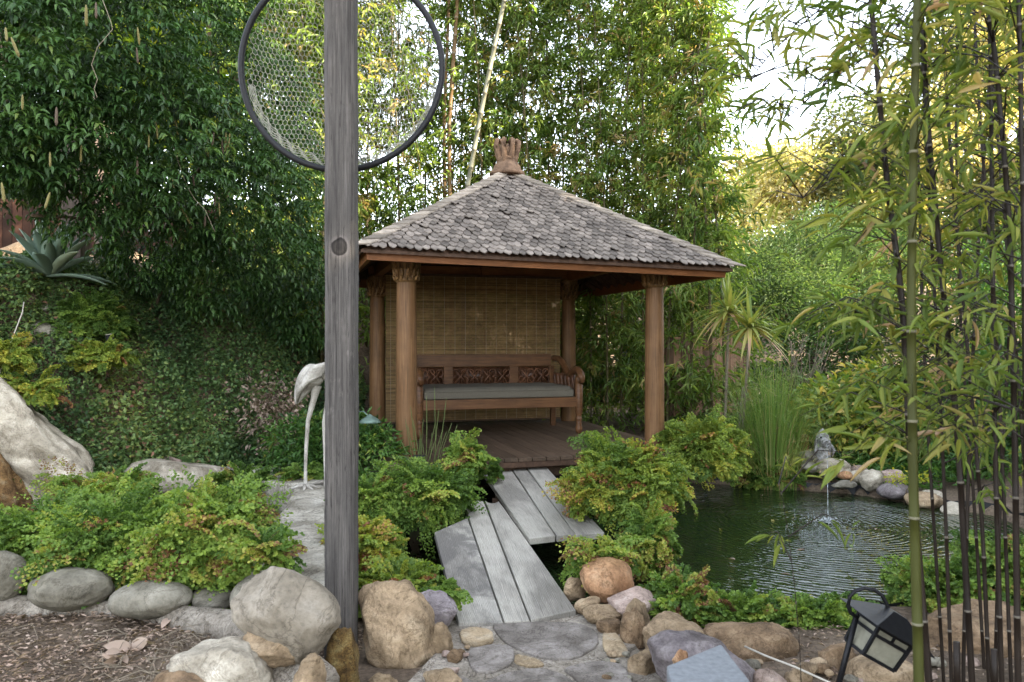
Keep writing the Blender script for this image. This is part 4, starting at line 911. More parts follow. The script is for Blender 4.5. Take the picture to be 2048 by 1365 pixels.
fernbox((690, 960, 790, 1110), 5.5, .25, 170, .18, 'green fern hanging just right of the grey post', tone=(.35, .2))
fernbox((690, 1050, 770, 1200), 4.7, .2, 170, .16, 'yellow green fern at the right side of the grey post above the rocks', mat='fern_y', tone=(.5, .25))
fernbox((735, 1160, 855, 1220), 4.25, .18, 90, .17, 'low bright green fern behind the tall sandstone boulder', mat='fern_y', tone=(.25, .2))
fernbox((868, 1178, 905, 1215), 4.0, .06, 24, .09, 'tiny fern tuft in the gap between purple boulder and plank', tone=(.45, .15))
fernbox((1140, 900, 1355, 1065), 5.7, .45, 560, .2, 'large rounded bright green fern bush right of the plank bridge', mat='fern_y', tone=(.28, .25))
fernbox((1255, 1040, 1335, 1165), 5.0, .2, 130, .14, 'green and rust coloured fern spilling down to the pond edge', tone=(.5, .28))
fernbox((1320, 850, 1480, 985), 7.5, .45, 380, .2, 'yellow green fern bush behind the right front column', mat='fern_y', tone=(.33, .16), leaf=.02)
fernbox((1165, 1108, 1240, 1145), 4.45, .1, 34, .17, 'reddish fern sprays hanging above the round orange boulder', tone=(.6, .25))
fernbox((1290, 1175, 1420, 1260), 4.2, .2, 170, .13, 'dark green fern with brown tips right of the orange boulder', tone=(.5, .3))
fernbox((1390, 1215, 1560, 1300), 4.05, .17, 190, .12, 'bright green fern in the middle of the near pond edge', tone=(.4, .2))
fernbox((1540, 1225, 1700, 1300), 4.0, .17, 170, .12, 'green fern at the near pond edge behind the lantern stake', tone=(.35, .2))
fernbox((1810, 1150, 1960, 1255), 4.5, .3, 200, .17, 'light green fern on the near bank behind the black bamboo canes', tone=(.4, .2))
fernbox((1930, 1090, 2120, 1260), 4.5, .3, 180, .17, 'green fern on the bank at the right edge', tone=(.35, .2))
fernbox((-40, 690, 60, 745), 6.4, .18, 90, .12, 'yellow green fern with rusty patches on top of the pale rock face', mat='fern_y', tone=(.45, .2))
fernbox((560, 940, 650, 975), 6.6, .1, 30, .12, 'low fern sprig growing behind the stone bird feet', tone=(.4, .2))
fernbox((440, 950, 540, 1010), 6.5, .15, 60, .16, 'dark fern drooping over the small pool under the ledge', tone=(.25, .2))

fernbox((30, 765, 100, 820), 6.4, .12, 50, .15, 'yellow and green fern trailing down over the craggy pale rock face', mat='fern_y', tone=(.45, .25))
fernbox((950, 925, 1000, 985), 6.55, .1, 26, .1, 'dark fern sprigs under the front edge of the deck left of the upper planks', tone=(.1, .1))
fernbox((1660, 1215, 1740, 1250), 4.3, .12, 60, .1, 'loose green fern trailing into the pond left of the green cane', tone=(.4, .2))
fernbox((1480, 935, 1610, 985), 8.3, .2, 120, .14, 'low green fern at the water line under the papyrus', tone=(.4, .3))
fernbox((125, 600, 250, 700), 7.55, .35, 220, .15, 'dense creeping green fern mound at the foot of the short pergola post', tone=(.2, .18))
fernbox((150, 690, 260, 750), 7.2, .25, 110, .12, 'yellow green fern patch around the spotlight on the ivy slope', mat='fern_y', tone=(.35, .2))
FLT = [(1500, 990), (1525, 992), (1545, 1040), (1610, 1100), (1440, 1060), (1470, 1120), (1700, 1090), (1750, 1060), (1390, 1030), (1580, 1150)]
for i, (x, y) in enumerate(FLT):
    q = G(x, y, -.086); a = random.uniform(0, 6.28); o_ = leafobj('floating_leaf', leaves(np.zeros((1, 3)), np.array([[math.cos(a), math.sin(a), .02]]), .09, .028, .9 if i % 3 else .5, T_BIG, np.zeros(1)), M['dry'] if i % 2 else M['bamboo']); o_.location = tuple(q)
    tag(o_, 'small fallen leaf floating on the dark pond water', 'leaf', 'fallen leaves floating on the pond')
# ------------------------------------------------------------------ ivy slope and ground cover (stuff)
n = 230000; X = rng.uniform(-7.2, -2.0, n); Y = rng.uniform(5.2, 10.5, n); s = (X+3.9)*-.868+(Y-6.2)*.496
keep = (s > -.12) & (s < 2.4+.0*X) & ~((np.sin(X*5.1)*np.sin(Y*4.3+X) > .99)); X, Y = X[keep], Y[keep]; n = len(X)
e = .03; nx_ = -(hgt(X+e, Y)-hgt(X-e, Y))/(2*e); ny_ = -(hgt(X, Y+e)-hgt(X, Y-e))/(2*e); Nn = np.stack([nx_, ny_, np.ones(n)], 1); Nn /= np.linalg.norm(Nn, axis=1)[:, None]
lum = .03+.26*np.abs(np.sin(X*5.1+Y)*np.sin(Y*4.7+2))*rng.random(n); pos = np.stack([X, Y, hgt(X, Y)], 1)+Nn*lum[:, None]
D = rdir(n)+Nn*.5+np.array([0, 0, -.5]); tn = rng.normal(.42, .2, n)+.28*np.sin(X*2.3+1)*np.sin(Y*3.1)+.12*np.sin(X*7+Y*3)+(rng.random(n) < .03)*.6
iv = leafobj('ivy', leaves(pos, D, rng.uniform(.018, .06, n), rng.uniform(.018, .05, n), tn, T_LEAF2, rng.normal(0, .6, n)), M['ivy']); tag(iv, 'dense dark green ivy covering the slope on the left', 'ivy', kind='stuff')
# leaf litter and dry twigs
n = 12000; X = rng.uniform(-2.6, -.75, n); Y = rng.uniform(2.5, 4.0, n); D = rdir(n, -.15, .3)
X = np.where(rng.random(n) < .25, rng.uniform(.5, 3.4, n), X); pos = np.stack([X, Y, hgt(X, Y)+rng.uniform(.004, .018, n)], 1)
li = leafobj('leaf_litter', leaves(pos, D, rng.uniform(.01, .045, n), rng.uniform(.004, .012, n), rng.uniform(0, 1, n), T_LEAF2, rng.normal(0, .8, n)), M['dry']); tag(li, 'brown leaf litter scattered over the soil', 'leaf litter', kind='stuff')
mb = MB()
for i in range(110):
    x, y = (random.gauss(-1.35, .22), random.gauss(3.25, .2)) if i < 75 else (random.uniform(-2.2, -.9), random.uniform(2.8, 3.8)); a = random.uniform(0, 6.28); l = random.uniform(.05, .2); z = float(hgt(x, y))+random.uniform(.01, .06 if i < 75 else .015)
    mb.tube([(x, y, z), (x+.5*l*math.cos(a), y+.5*l*math.sin(a), z+random.uniform(0, .05)), (x+l*math.cos(a+.6), y+l*math.sin(a+.6), z+random.uniform(-.01, .03))], random.uniform(.001, .0022), 4, tone=random.random())
tg = mb.build('dry_twigs', M['palebark'], None, True); tag(tg, 'tangle of dry grey twigs lying on the soil by the curb stones', 'twigs', kind='stuff')
for (x, y, s) in ((265, 1300, .11), (240, 1320, .07), (345, 1245, .08)):
    q = G(x, y, .16); n = 5; D = rdir(n, -.1, .5); o_ = leafobj('dead_leaf', leaves(rng.normal(0, .01, (n, 3))+[0, 0, .01], D, s, s*.5, rng.uniform(.4, .9, n), T_BIG, rng.normal(0, 1, n)), M['dry']); o_.location = tuple(q)
    tag(o_, {265: 'large curled brown dead leaf on the soil', 240: 'small brown dead leaf left of the large curled one', 345: 'curled tan dead leaf below the third curb boulder'}[x], 'dead leaf')
# ground cover behind pond right
n = 26000; X = rng.uniform(2.2, 9, n); Y = rng.uniform(7.6, 13, n); k = (sdist(POND, X, Y) < -.15); X, Y = X[k], Y[k]; n = len(X)
pos = np.stack([X, Y, hgt(X, Y)+rng.uniform(.02, .3, n)*(.5+.5*np.sin(X*3)*np.sin(Y*2.6))], 1)
gc = leafobj('ground_cover', leaves(pos, rdir(n, -.1, .9), rng.uniform(.08, .15, n), rng.uniform(.015, .028, n), rng.normal(.35, .22, n), T_LEAF2, rng.normal(0, .6, n)), M['shrub']); tag(gc, 'low leafy ground cover behind the far pond rim', 'ground cover', kind='stuff')

# ------------------------------------------------------------------ generic leafy shrub / tree
def foliage(lumps, n, L, W, tone, shell=.55, tpl=T_LEAF2, droop=.2, clump=.25, cn=26, outward=.7):
    """clumps of leaves spread through ellipsoid lumps"""
    P_, D_, T_ = [], [], []; vol = np.array([l[1][0]*l[1][1]*l[1][2] for l in lumps])**.66; vol /= vol.sum()
    for (c, r), w_ in zip(lumps, vol):
        nc = max(3, int(n*w_/cn)); d = rdir(nc); rr = rng.uniform(shell, 1, nc)**.7; cc = d*rr[:, None]*np.array(r)*(1+.15*np.sin(d[:, :1]*6+c[0]))+np.array(c); ct = rng.normal(tone[0], tone[1], nc)
        k = rng.integers(nc, size=nc*cn); q = rng.normal(0, clump, (nc*cn, 3))*np.array([1, 1, .6]); P_.append(cc[k]+q); D_.append(d[k]*outward+rdir(nc*cn)*.8+q/clump*.4-np.array([0, 0, droop])); T_.append(ct[k]+rng.normal(0, .12, nc*cn))
    pos = np.concatenate(P_); D = np.concatenate(D_); T = np.concatenate(T_); m_ = len(pos)
    return leaves(pos, D, L*rng.uniform(.6, 1.25, m_), W*rng.uniform(.7, 1.2, m_), T, tpl, rng.normal(0, .7, m_))
def limbs(base, lumps, r0, wob=.1):
    mb = MB(); base = np.array(base, float); top = np.mean([l[0] for l in lumps], 0); mid = base+(top-base)*.55+rng.normal(0, wob, 3)*[1, 1, 0]
    mb.tube([base-[0, 0, .2], base+(mid-base)*.5+rng.normal(0, wob*.4, 3)*[1, 1, 0], mid], [r0*1.2, r0*.9, r0*.7], 10)
    for c, r in lumps:
        c = np.array(c); a = mid+(c-mid)*.45+rng.normal(0, wob, 3); mb.tube([mid-(mid-base)*.06, a, c], [r0*.6, r0*.35, r0*.12], 7)
        for _ in range(5):
            t_ = c+rdir(1)[0]*np.array(r)*.8; mb.tube([a+(c-a)*random.random(), (a+t_)/2+rng.normal(0, wob*.5, 3), t_], [r0*.2, r0*.12, r0*.04], 5)
    return mb
def plant(name, label, cat_, base, lumps, n, L, W, mat, tone=(.45, .2), r0=.03, bark='bark', group=None, crown='crown', **k):
    base = np.array(base, float); e = empty(name, tuple(base)); tag(e, label, cat_, group); loc = [(np.array(c)-base, r) for c, r in lumps]
    limbs((0, 0, 0), loc, r0, .06 if r0 < .05 else .25).build('trunk' if crown == 'crown' else 'stems', M[bark], e, True)
    leafobj(crown, foliage(loc, n, L, W, tone, **k), M[mat], e); return e
def LP(px, py, Y, rx_, ry_, rz_): return (P(px, py, Y), (rx_, ry_, rz_))

# shrubs
plant('green_shrub', 'mid green leafy shrub behind the stone bird and post, left of the gazebo', 'shrub', P(660, 960, 7.2), [LP(600, 885, 7.2, .3, .3, .26), LP(690, 880, 7.0, .36, .3, .28), LP(745, 905, 6.8, .26, .25, .24), LP(640, 930, 7.0, .35, .3, .16)], 5200, .07, .024, 'shrub', (.45, .2), .015, 'stem', crown='foliage', clump=.05, cn=14)
plant('dry_shrub', 'half dead brown shrub at the right foot of the ivy slope', 'shrub', P(545, 920, 7.9), [LP(545, 850, 7.9, .26, .2, .3), LP(520, 800, 7.9, .2, .2, .2), LP(580, 790, 8.0, .2, .2, .2)], 900, .06, .03, 'dry', (.5, .3), .014, 'stem', crown='foliage', clump=.08, cn=10)
plant('lemon_shrub', 'yellow green broadleaf shrub behind the fish statue', 'shrub', P(1720, 935, 9.3), [LP(1700, 850, 9.2, .5, .4, .35), LP(1770, 830, 9.4, .4, .4, .3), LP(1660, 800, 9.5, .32, .3, .22), LP(1740, 770, 9.6, .3, .3, .2), LP(1790, 900, 9.0, .5, .4, .3)], 6800, .12, .05, 'shrub_y', (.6, .22), .02, 'stem', crown='foliage', tpl=T_LEAF4, clump=.09, cn=12)
plant('green_shrub', 'green broadleaf shrub behind the canes at the right edge', 'shrub', P(1950, 980, 8.3), [LP(1900, 900, 8.5, .5, .4, .4), LP(2010, 880, 8.0, .5, .4, .5), LP(1960, 780, 9, .5, .4, .5)], 5000, .12, .035, 'shrub', (.5, .25), .02, 'stem', crown='foliage', clump=.1, cn=12)
# feathery bushes and dark shrubs in the middle distance
plant('feathery_bush', 'soft feathery bright green bush right of the roof corner', 'shrub', P(1560, 760, 14), [LP(1530, 560, 14, .8, .7, .6), LP(1600, 520, 14.5, .8, .7, .7), LP(1570, 620, 13.6, .8, .6, .5), LP(1620, 590, 14, .6, .6, .6)], 24000, .09, .014, 'feather', (.5, .22), .05, crown='crown', clump=.14, cn=24)
plant('feathery_bush', 'second feathery green bush, higher and behind the black canes', 'shrub', P(1700, 740, 15), [LP(1680, 480, 15, .9, .7, .7), LP(1760, 520, 15.5, .9, .7, .8), LP(1700, 590, 15, .8, .7, .6)], 20000, .09, .014, 'feather', (.35, .22), .05, crown='crown', clump=.15, cn=24)
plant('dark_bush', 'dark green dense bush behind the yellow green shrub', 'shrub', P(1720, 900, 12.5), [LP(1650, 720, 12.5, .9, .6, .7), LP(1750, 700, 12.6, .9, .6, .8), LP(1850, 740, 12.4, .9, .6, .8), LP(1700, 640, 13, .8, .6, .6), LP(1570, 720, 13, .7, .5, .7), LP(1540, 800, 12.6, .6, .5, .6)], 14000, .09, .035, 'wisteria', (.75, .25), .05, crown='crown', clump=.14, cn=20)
plant('dark_bush', 'dark green bush at the right edge behind all the canes', 'shrub', P(2000, 880, 12), [LP(1950, 680, 12, 1.0, .6, .9), LP(2050, 700, 12, .9, .6, 1.0), LP(1990, 560, 12.5, .9, .6, .7)], 11000, .10, .035, 'shrub', (.3, .25), .05, crown='crown', clump=.15, cn=20)
mb = MB()                                  # bare twiggy bush
for i in range(34):
    a = P(random.gauss(1600, 12), 800, 11.8); b = P(random.gauss(1600, 50), random.uniform(650, 740), 11.6+random.uniform(-.3, .3)); m_ = (a+b)/2+rng.normal(0, .12, 3); mb.tube([a, m_, b], [.012, .007, .002], 4)
tag(mb.build('bare_bush', M['palebark'], None, True), 'leafless grey twiggy bush between the dracaenas and the dark bush', 'bush')

# far trees, sunlit
def fartree(px, py, Y, w_, h, n, mat, label, L=.22, tone=(.5, .25), nl=7, name='tree', W=None):
    b = P(px, 700, Y); b[2] = float(hgt(b[0], b[1])); c = P(px, py, Y); lumps = []
    for i in range(nl):
        a = rng.uniform(0, 6.28); rr = rng.uniform(.2, .75); lumps.append((c+np.array([w_*rr*math.cos(a), w_*.7*rr*math.sin(a), h*rng.uniform(-.75, .75)]), (w_*.42, w_*.42, h*.34)))
    return plant(name, label, 'tree', b, lumps, n, L, W or L*.45, mat, tone, .16, 'bark', crown='crown', clump=.3, cn=26)
fartree(1560, 430, 26, 3.2, 2.6, 15000, 'sunglow', 'sunlit golden tree in the gap right of the bamboo', .2)
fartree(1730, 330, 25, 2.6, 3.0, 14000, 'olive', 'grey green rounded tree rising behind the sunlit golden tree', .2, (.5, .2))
fartree(1870, 430, 24, 3.0, 3.2, 13000, 'sunglow', 'golden sunlit tree directly behind the thick green cane', .2)
fartree(1990, 180, 20, 2.7, 4.0, 15000, 'sunglow', 'tall golden yellow sunlit tree at the top right corner', .2, (.55, .25))
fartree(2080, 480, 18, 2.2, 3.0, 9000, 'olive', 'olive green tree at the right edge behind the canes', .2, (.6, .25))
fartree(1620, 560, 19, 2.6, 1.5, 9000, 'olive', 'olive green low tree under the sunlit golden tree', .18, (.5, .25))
fartree(1490, 520, 22, 2.2, 2.0, 8000, 'sunglow', 'golden sunlit tree partly hidden by the bamboo edge and roof', .2)
fartree(430, 60, 13, 1.6, 1.9, 10000, 'lime', 'lime yellow maple-like tree glowing above the vine left of the net', .15, (.45, .25), W=.11)
fartree(250, 100, 17, 3.5, 3.5, 9000, 'olive', 'olive tree far behind the vine on the left', .22, (.3, .2))
hl_ = [((x, 15.6+rng.uniform(-.4, .4), z+rng.uniform(-.2, .3)), (.95, .7, .9)) for x in np.arange(-8.5, 4.2, 1.15) for z in (.6, 1.9, 3.0)]
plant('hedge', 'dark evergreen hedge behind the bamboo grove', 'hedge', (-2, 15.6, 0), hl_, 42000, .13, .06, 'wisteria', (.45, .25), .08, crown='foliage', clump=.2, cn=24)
fartree(-40, 250, 13.5, 2.6, 3.6, 15000, 'wisteria', 'dark evergreen tree added behind the vine at the left edge to darken its gaps', .2, (.4, .2), 9, W=.1)  # added backing tree, keeps the gaps in the vine dark
fartree(170, 200, 14.5, 2.6, 3.6, 15000, 'wisteria', 'dark evergreen tree added behind the middle of the vine to darken its gaps', .2, (.4, .2), 9, W=.1)  # second tree added so the vine gaps stay dark
# unseen trees added outside the frame at right to keep sun off the garden
cv = None
for i, (x, y, s) in enumerate(((9.2, -5, 1), (9.4, -2, 1.05), (9.0, 1, 1), (9.6, 3.8, .84), (10.2, 6.6, .78), (12.2, 0, 1.0), (11.0, 2.2, .95), (12.4, 4.8, .9), (13.0, 8.8, .6), (8.4, 5.4, .56), (9.4, 8.5, .6), (11.6, -5, 1.15))):
    if cv is None:
        lumps = [((x+rng.normal(0, .5), y+rng.normal(0, .5), z), (1.7-.09*z, 1.7-.09*z, 1.3)) for z in np.arange(1, 11.5, 1.25)]
        cv = plant('shade_blocker_tree', 'unseen evergreen tree added beyond the right edge to shade the garden', 'tree', (x, y, 0), lumps, 15000, .34, .2, 'olive', (.2, .2), .18, group='unseen shade trees added beyond the right edge', crown='crown', clump=.4)
    else: copy_tree(cv, (x, y, 0), i*1.3, s)

# ------------------------------------------------------------------ bamboo grove behind
def bamboo_proto(seed, H, nleaf, lean, culm='culm', leafL=.17, zlo=.4):
    r = np.random.default_rng(seed); e = empty('bamboo', (0, 0, 0)); az = r.uniform(0, 6.28)
    zs = np.linspace(0, 1, 16); pts = np.stack([lean*zs**2.4*H*math.cos(az), lean*zs**2.4*H*math.sin(az), zs*H], 1)
    z2 = np.linspace(0, 1, 31); p2 = np.stack([np.interp(z2, zs, pts[:, j]) for j in range(3)], 1)
    mb = jointed(p2, .021*(1-.75*z2), list(range(1, 30)), 6, .01)
    mb.build('culm', M[culm], e, True)
    nb2 = nleaf//14; k = r.uniform(zlo/H, 1, nb2)**.9; c = np.stack([np.interp(k, zs, pts[:, j]) for j in range(3)], 1); a = r.uniform(0, 6.28, nb2); bl_ = r.uniform(.25, .95, nb2)*(1-.45*k)
    tip = c+np.stack([np.cos(a)*bl_, np.sin(a)*bl_, r.uniform(-.25, .35, nb2)], 1)
    mb = MB()
    for i in range(nb2): mb.tube([c[i], (c[i]+tip[i])/2+[0, 0, .06], tip[i]], [.004, .003, .001], 3, cap=False)
    mb.build('branches', M['culm'], e)
    g_ = np.repeat(np.arange(nb2), 14); s = r.uniform(.25, 1.05, len(g_)); pos = c[g_]+(tip-c)[g_]*s[:, None]+r.normal(0, .035, (len(g_), 3)); pos[:, 2] += .06*(1-(2*s-1)**2)
    bt = r.normal(.42, .17, nb2); bt = np.where(r.random(nb2) < .12, r.uniform(.8, 1, nb2), bt)
    D = np.stack([np.cos(a), np.sin(a), np.zeros(nb2)], 1)[g_]*.7+r.normal(0, .55, (len(g_), 3))+[0, 0, -.55]
    leafobj('foliage', leaves(pos, D, leafL*r.uniform(.6, 1.15, len(g_)), .026*r.uniform(.8, 1.25, len(g_)), bt[g_]+r.normal(0, .08, len(g_)), T_LEAF2, r.normal(0, .7, len(g_))), M['bamboo'], e)
    return e
protos = [bamboo_proto(11+i, 8.6, 2300, .04+.02*i, zlo=.1) for i in range(6)]
spots = []
def bx(px, Y): return (px-1024)*Y/F
for Yr, x0, x1, step in ((11.0, 560, 1400, 58), (11.7, 590, 1440, 55), (12.5, 540, 1470, 60)):
    for px in np.arange(x0, x1, step): spots.append((bx(px+rng.uniform(-20, 20), Yr), Yr+rng.uniform(-.25, .25)))
for px in (505, 550, 600, 650, 700): spots.append((bx(px, 10.3), 10.3+rng.uniform(-.2, .2)))
for px in (1370, 1330, 1290, 1215, 1185): spots.append((bx(px, 10.6), 10.6+rng.uniform(-.2, .2)))
for px in (1385, 1425, 1455): spots.append((bx(px, 10.2), 10.2+rng.uniform(-.1, .2)))
GB = 'slender bamboo plant with drooping green leaves in the grove behind the gazebo'; used = set()
for i, (x, y) in enumerate(spots):
    j = i % 6; loc = (x, y, float(hgt(x, y))-.05); sc = rng.uniform(.82, 1.08)
    if j in used: copy_tree(protos[j], loc, rng.uniform(0, 6.28), sc)
    else:
        used.add(j); o_ = protos[j]; o_.location = loc; o_.scale = (sc,)*3; tag(o_, GB, 'bamboo', 'bamboo grove behind the gazebo')
def bigculm(pts, Y, r, mat, label, group=None):
    e = empty('bamboo_cane', tuple(P(*pts[0], Y))); tag(e, label, 'bamboo', group); b = P(*pts[0], Y); q = np.array([P(x, y, Y)-b for x, y in pts]); n = 22
    tt = np.linspace(0, len(q)-1, n); pp_ = np.stack([np.interp(tt, range(len(q)), q[:, i]) for i in range(3)], 1); mb = jointed(pp_, np.linspace(r, r*.8, n), list(range(1, n-1)), 12, .014); mb.build('culm', M[mat], e, True)
bigculm([(925, 800), (930, 400), (965, 210), (1015, -30), (1030, -140)], 10.6, .034, 'culm_pale', 'thick pale green bamboo cane leaning right above the roof')
bigculm([(905, 800), (898, 250), (915, 0), (925, -120)], 10.9, .032, 'culm_brown', 'thick golden brown bamboo cane right of the net hoop')
bigculm([(893, 800), (888, 250), (898, 0), (903, -120)], 11.1, .026, 'culm_brown', 'thinner golden brown cane left of the thick brown one')

# ------------------------------------------------------------------ foreground bamboo at the right
def fcane(pts, Y, wpx, mat, nb_, label, lrange=(.1, .95), dirbias=-.5, group=None, leafL=.078, tone=(.45, .2)):
    nb_ = int(nb_*(1.05 if nb_ > 12 else 1))
    b = P(*pts[0], Y); e = empty('bamboo_cane', tuple(b)); tag(e, label, 'bamboo', group)
    q = np.array([P(x, y, Y)-b for x, y in pts]); n = 40; tt = np.linspace(0, len(q)-1, n)
    from mathutils import geometry
    pp_ = np.stack([np.interp(tt, range(len(q)), q[:, i]) for i in range(3)], 1)
    for _ in range(3): pp_[1:-1] = (pp_[:-2]+2*pp_[1:-1]+pp_[2:])/4
    r = wpx/2*Y/F*.88; rr = np.linspace(r, r*.65, n); mb = jointed(pp_, rr, list(range(2, n-1, 4)), 12, .004); mb.build('culm', M[mat], e, True)
    if not nb_: return e
    br_ = MB(); pos = []; D = []; T = []; Ls = []
    for k in range(nb_):
        i = int(n*rng.uniform(*lrange)); c = pp_[min(i, n-1)]; a = rng.uniform(0, 6.28); bl_ = rng.uniform(.08, .36)
        d = np.array([math.cos(a)+dirbias, math.sin(a)*.8, rng.uniform(.1, .7)]); d /= np.linalg.norm(d)
        tip = c+d*bl_; mid = (c+tip)/2+np.array([0, 0, .02]); tip = tip-np.array([0, 0, .3*bl_]); br_.tube([c, mid, tip], [.0025, .0018, .0008], 4, cap=False)
        bt = rng.normal(*tone); nl = rng.integers(4, 9)
        for j in range(nl):
            s = rng.uniform(.3, 1); pt = (c*(1-s)**2+2*mid*s*(1-s)+tip*s*s)+rng.normal(0, .012, 3); pos.append(pt)
            D.append(d*.6+np.array([dirbias*.3, 0, -.45])+rng.normal(0, .45, 3)); T.append(bt+rng.normal(0, .12)); Ls.append(leafL*rng.uniform(.5, 1.2))
    br_.build('branches', M[mat], e, True); Ls = np.array(Ls)
    leafobj('foliage', leaves(np.array(pos), np.array(D), Ls, Ls*rng.uniform(.13, .2, len(Ls)), np.array(T), T_BIG, rng.normal(0, .6, len(Ls))), M['bamboo_front'], e)
    return e
fcane([(1840, 1500), (1838, 1365), (1826, 950), (1822, 600), (1828, 250), (1836, -80)], 1.95, 24, 'culm_green', 52, 'thick olive green bamboo cane in front at right, the only green one', (.4, .98), -.2, tone=(.5, .2))
for pts, Y, wd_, nb_, lb in (
  ([(1866, 1480), (1858, 1365), (1822, 930), (1805, 600), (1772, 350), (1738, -40)], 2.15, 17, 44, 'black bamboo cane crossing behind the thick green cane, leaning left at the top'),
  ([(1908, 1480), (1903, 1365), (1890, 1000), (1870, 600), (1850, 250), (1838, -40)], 2.4, 9, 34, 'thin black cane right of the thick green cane'),
  ([(1952, 1480), (1944, 1365), (1915, 860), (1880, 520), (1856, 250), (1840, -40)], 2.3, 15, 40, 'stout black cane leaning left in the middle of the right clump'),
  ([(1985, 1480), (1978, 1365), (1965, 1050), (1935, 700), (1900, 300), (1880, -40)], 2.7, 10, 34, 'black cane behind the stout one, seen between the canes'),
  ([(2012, 1480), (2003, 1365), (1990, 900), (1985, 500), (1982, 200), (1978, -40)], 2.35, 12, 40, 'straight black cane second from the right edge'),
  ([(2040, 1480), (2036, 1365), (2030, 900), (2020, 450), (1990, 100), (1960, -60)], 2.1, 15, 42, 'thick black cane at the right edge'),
  ([(2068, 1480), (2060, 1365), (2052, 900), (2048, 500), (2040, 100), (2036, -40)], 2.0, 14, 34, 'black cane cut by the right edge'),
  ([(1930, 1480), (1926, 1365), (1935, 1000), (1950, 600), (1972, 250), (1996, -40)], 3.0, 9, 30, 'slim dark cane leaning right at the top'),
  ([(1892, 1480), (1888, 1365), (1858, 900), (1845, 640), (1836, 300), (1828, -40)], 3.2, 8, 26, 'slim dark cane between the green cane and the stout black cane'),
  ([(1975, 1480), (1970, 1365), (1948, 1000), (1920, 640), (1912, 300), (1915, -40)], 3.3, 8, 26, 'rear slim black cane close to the wide rust boulder'),
  ([(2030, 1480), (2022, 1365), (2008, 1000), (1990, 600), (1960, 250), (1945, -40)], 2.9, 9, 34, 'dark cane crossing between the two stoutest canes at the right edge'),
  ([(2090, 1480), (2080, 1365), (2040, 800), (2010, 450), (1985, 150), (1975, -40)], 3.1, 9, 34, 'dark cane entering from the right edge and leaning left to the top'),
  ([(1995, 1480), (1990, 1365), (2000, 1000), (2022, 600), (2040, 250), (2052, -40)], 3.4, 9, 34, 'dark rear cane leaning right into the top right corner')):
    fcane(pts, Y, wd_, 'culm_black', nb_, lb, (.42, .99), -.15)
# branches of taller canes hanging in from the top right over the sky
fcane([(1765, -300), (1700, -60), (1640, 20), (1590, 60), (1540, 110), (1500, 160)], 2.3, 4, 'culm_black', 26, 'thin bamboo branch arching down across the sky gap', (.2, 1), -.3)
fcane([(1900, -300), (1830, 20), (1740, 110), (1650, 170), (1560, 250)], 2.5, 4, 'culm_black', 26, 'long thin bamboo branch drooping left in front of the golden tree', (.3, 1), -.3)
fcane([(1860, 380), (1760, 330), (1680, 350), (1600, 400)], 2.2, 4, 'culm_black', 16, 'lower bamboo branch reaching left at roof height', (.25, 1), -.3)
fcane([(1858, 700), (1790, 650), (1740, 620), (1690, 640)], 2.1, 4, 'culm_black', 10, 'leafy bamboo branch reaching left before the feathery bush', (.25, 1), -.3)
fcane([(1604, 1420), (1600, 1300), (1590, 1180), (1578, 1080), (1566, 1000), (1556, 965)], 2.3, 2.2, 'culm_black', 4, 'thin young shoot with a few leaves rising before the pond', (.45, 1), -.3, leafL=.07)
for x, h in ((1915, 1285), (1990, 1300)):
    mb = MB(); mb.tube([P(x, 1400, 2.6), P(x-2, h, 2.6)], .011, 10); tag(mb.build('cut_cane', M['culm_black'], None, True), 'short cut black cane stub '+('left of the stout canes' if x < 1950 else 'near the right edge'), 'bamboo')

# ------------------------------------------------------------------ wisteria vine at upper left
e = empty('wisteria_vine', (-3.3, 8.2, 2.0)); tag(e, 'huge dark green wisteria vine with hanging seed pods filling the upper left', 'vine'); e.location = (0, 0, 0)
lumps = []
for (px, py, Y, r1, r2, r3) in ((-60, 120, 5.6, .9, .6, 1.0), (60, 235, 5.8, .7, .5, .45), (150, 60, 6.0, 1.0, .6, .8), (260, 260, 6.4, .85, .6, .75), (200, 375, 6.6, .55, .5, .4), (330, 100, 6.9, .9, .6, .8), (400, 330, 7.2, .8, .6, .7), (330, 470, 7.4, .55, .5, .38),
                                (470, 200, 7.8, .7, .6, .8), (500, 420, 8.0, .7, .6, .7), (430, 540, 8.2, .55, .5, .42), (560, 330, 8.6, .5, .5, .6), (560, 520, 8.7, .5, .4, .5), (-80, 300, 6.2, .6, .5, .4), (370, -80, 7.0, 1.0, .6, .6), (100, -150, 6.0, 1.4, .7, .7), (610, 600, 9.2, .5, .4, .5), (290, 520, 7.9, .4, .4, .3)):
    lumps.append((P(px, py, Y+.35), (r1, r2, r3)))
pos, D, T, Ls, Ws = [], [], [], [], []
for c, r in lumps:
    nn = int(400*(r[0]*r[2])**.8/.6); d = rdir(nn); d[:, 1] = -np.abs(d[:, 1])*np.where(rng.random(nn) < .8, 1, -1); base = c+d*np.array(r)*rng.uniform(.72, 1.08, nn)[:, None]
    for i in range(nn):
        ax_ = np.array([d[i, 0]*.6+rng.normal(.25, .4), d[i, 1]*.5-.2, -.55+rng.normal(0, .35)]); ax_ /= np.linalg.norm(ax_); side = np.cross(ax_, [0, -.3, 1]); side /= np.linalg.norm(side); l = rng.uniform(.16, .3); tn = rng.normal(.45, .2)
        for k in range(5):
            s = (k+.6)/5
            for sg in ((-1, 1) if k < 4 else (0,)):
                pos.append(base[i]+ax_*l*s); D.append(ax_*(.55 if sg else 1)+side*sg*.8+rng.normal(0, .15, 3)+[0, 0, -.25]); T.append(tn+rng.normal(0, .1)); Ls.append(.078*rng.uniform(.75, 1.15))
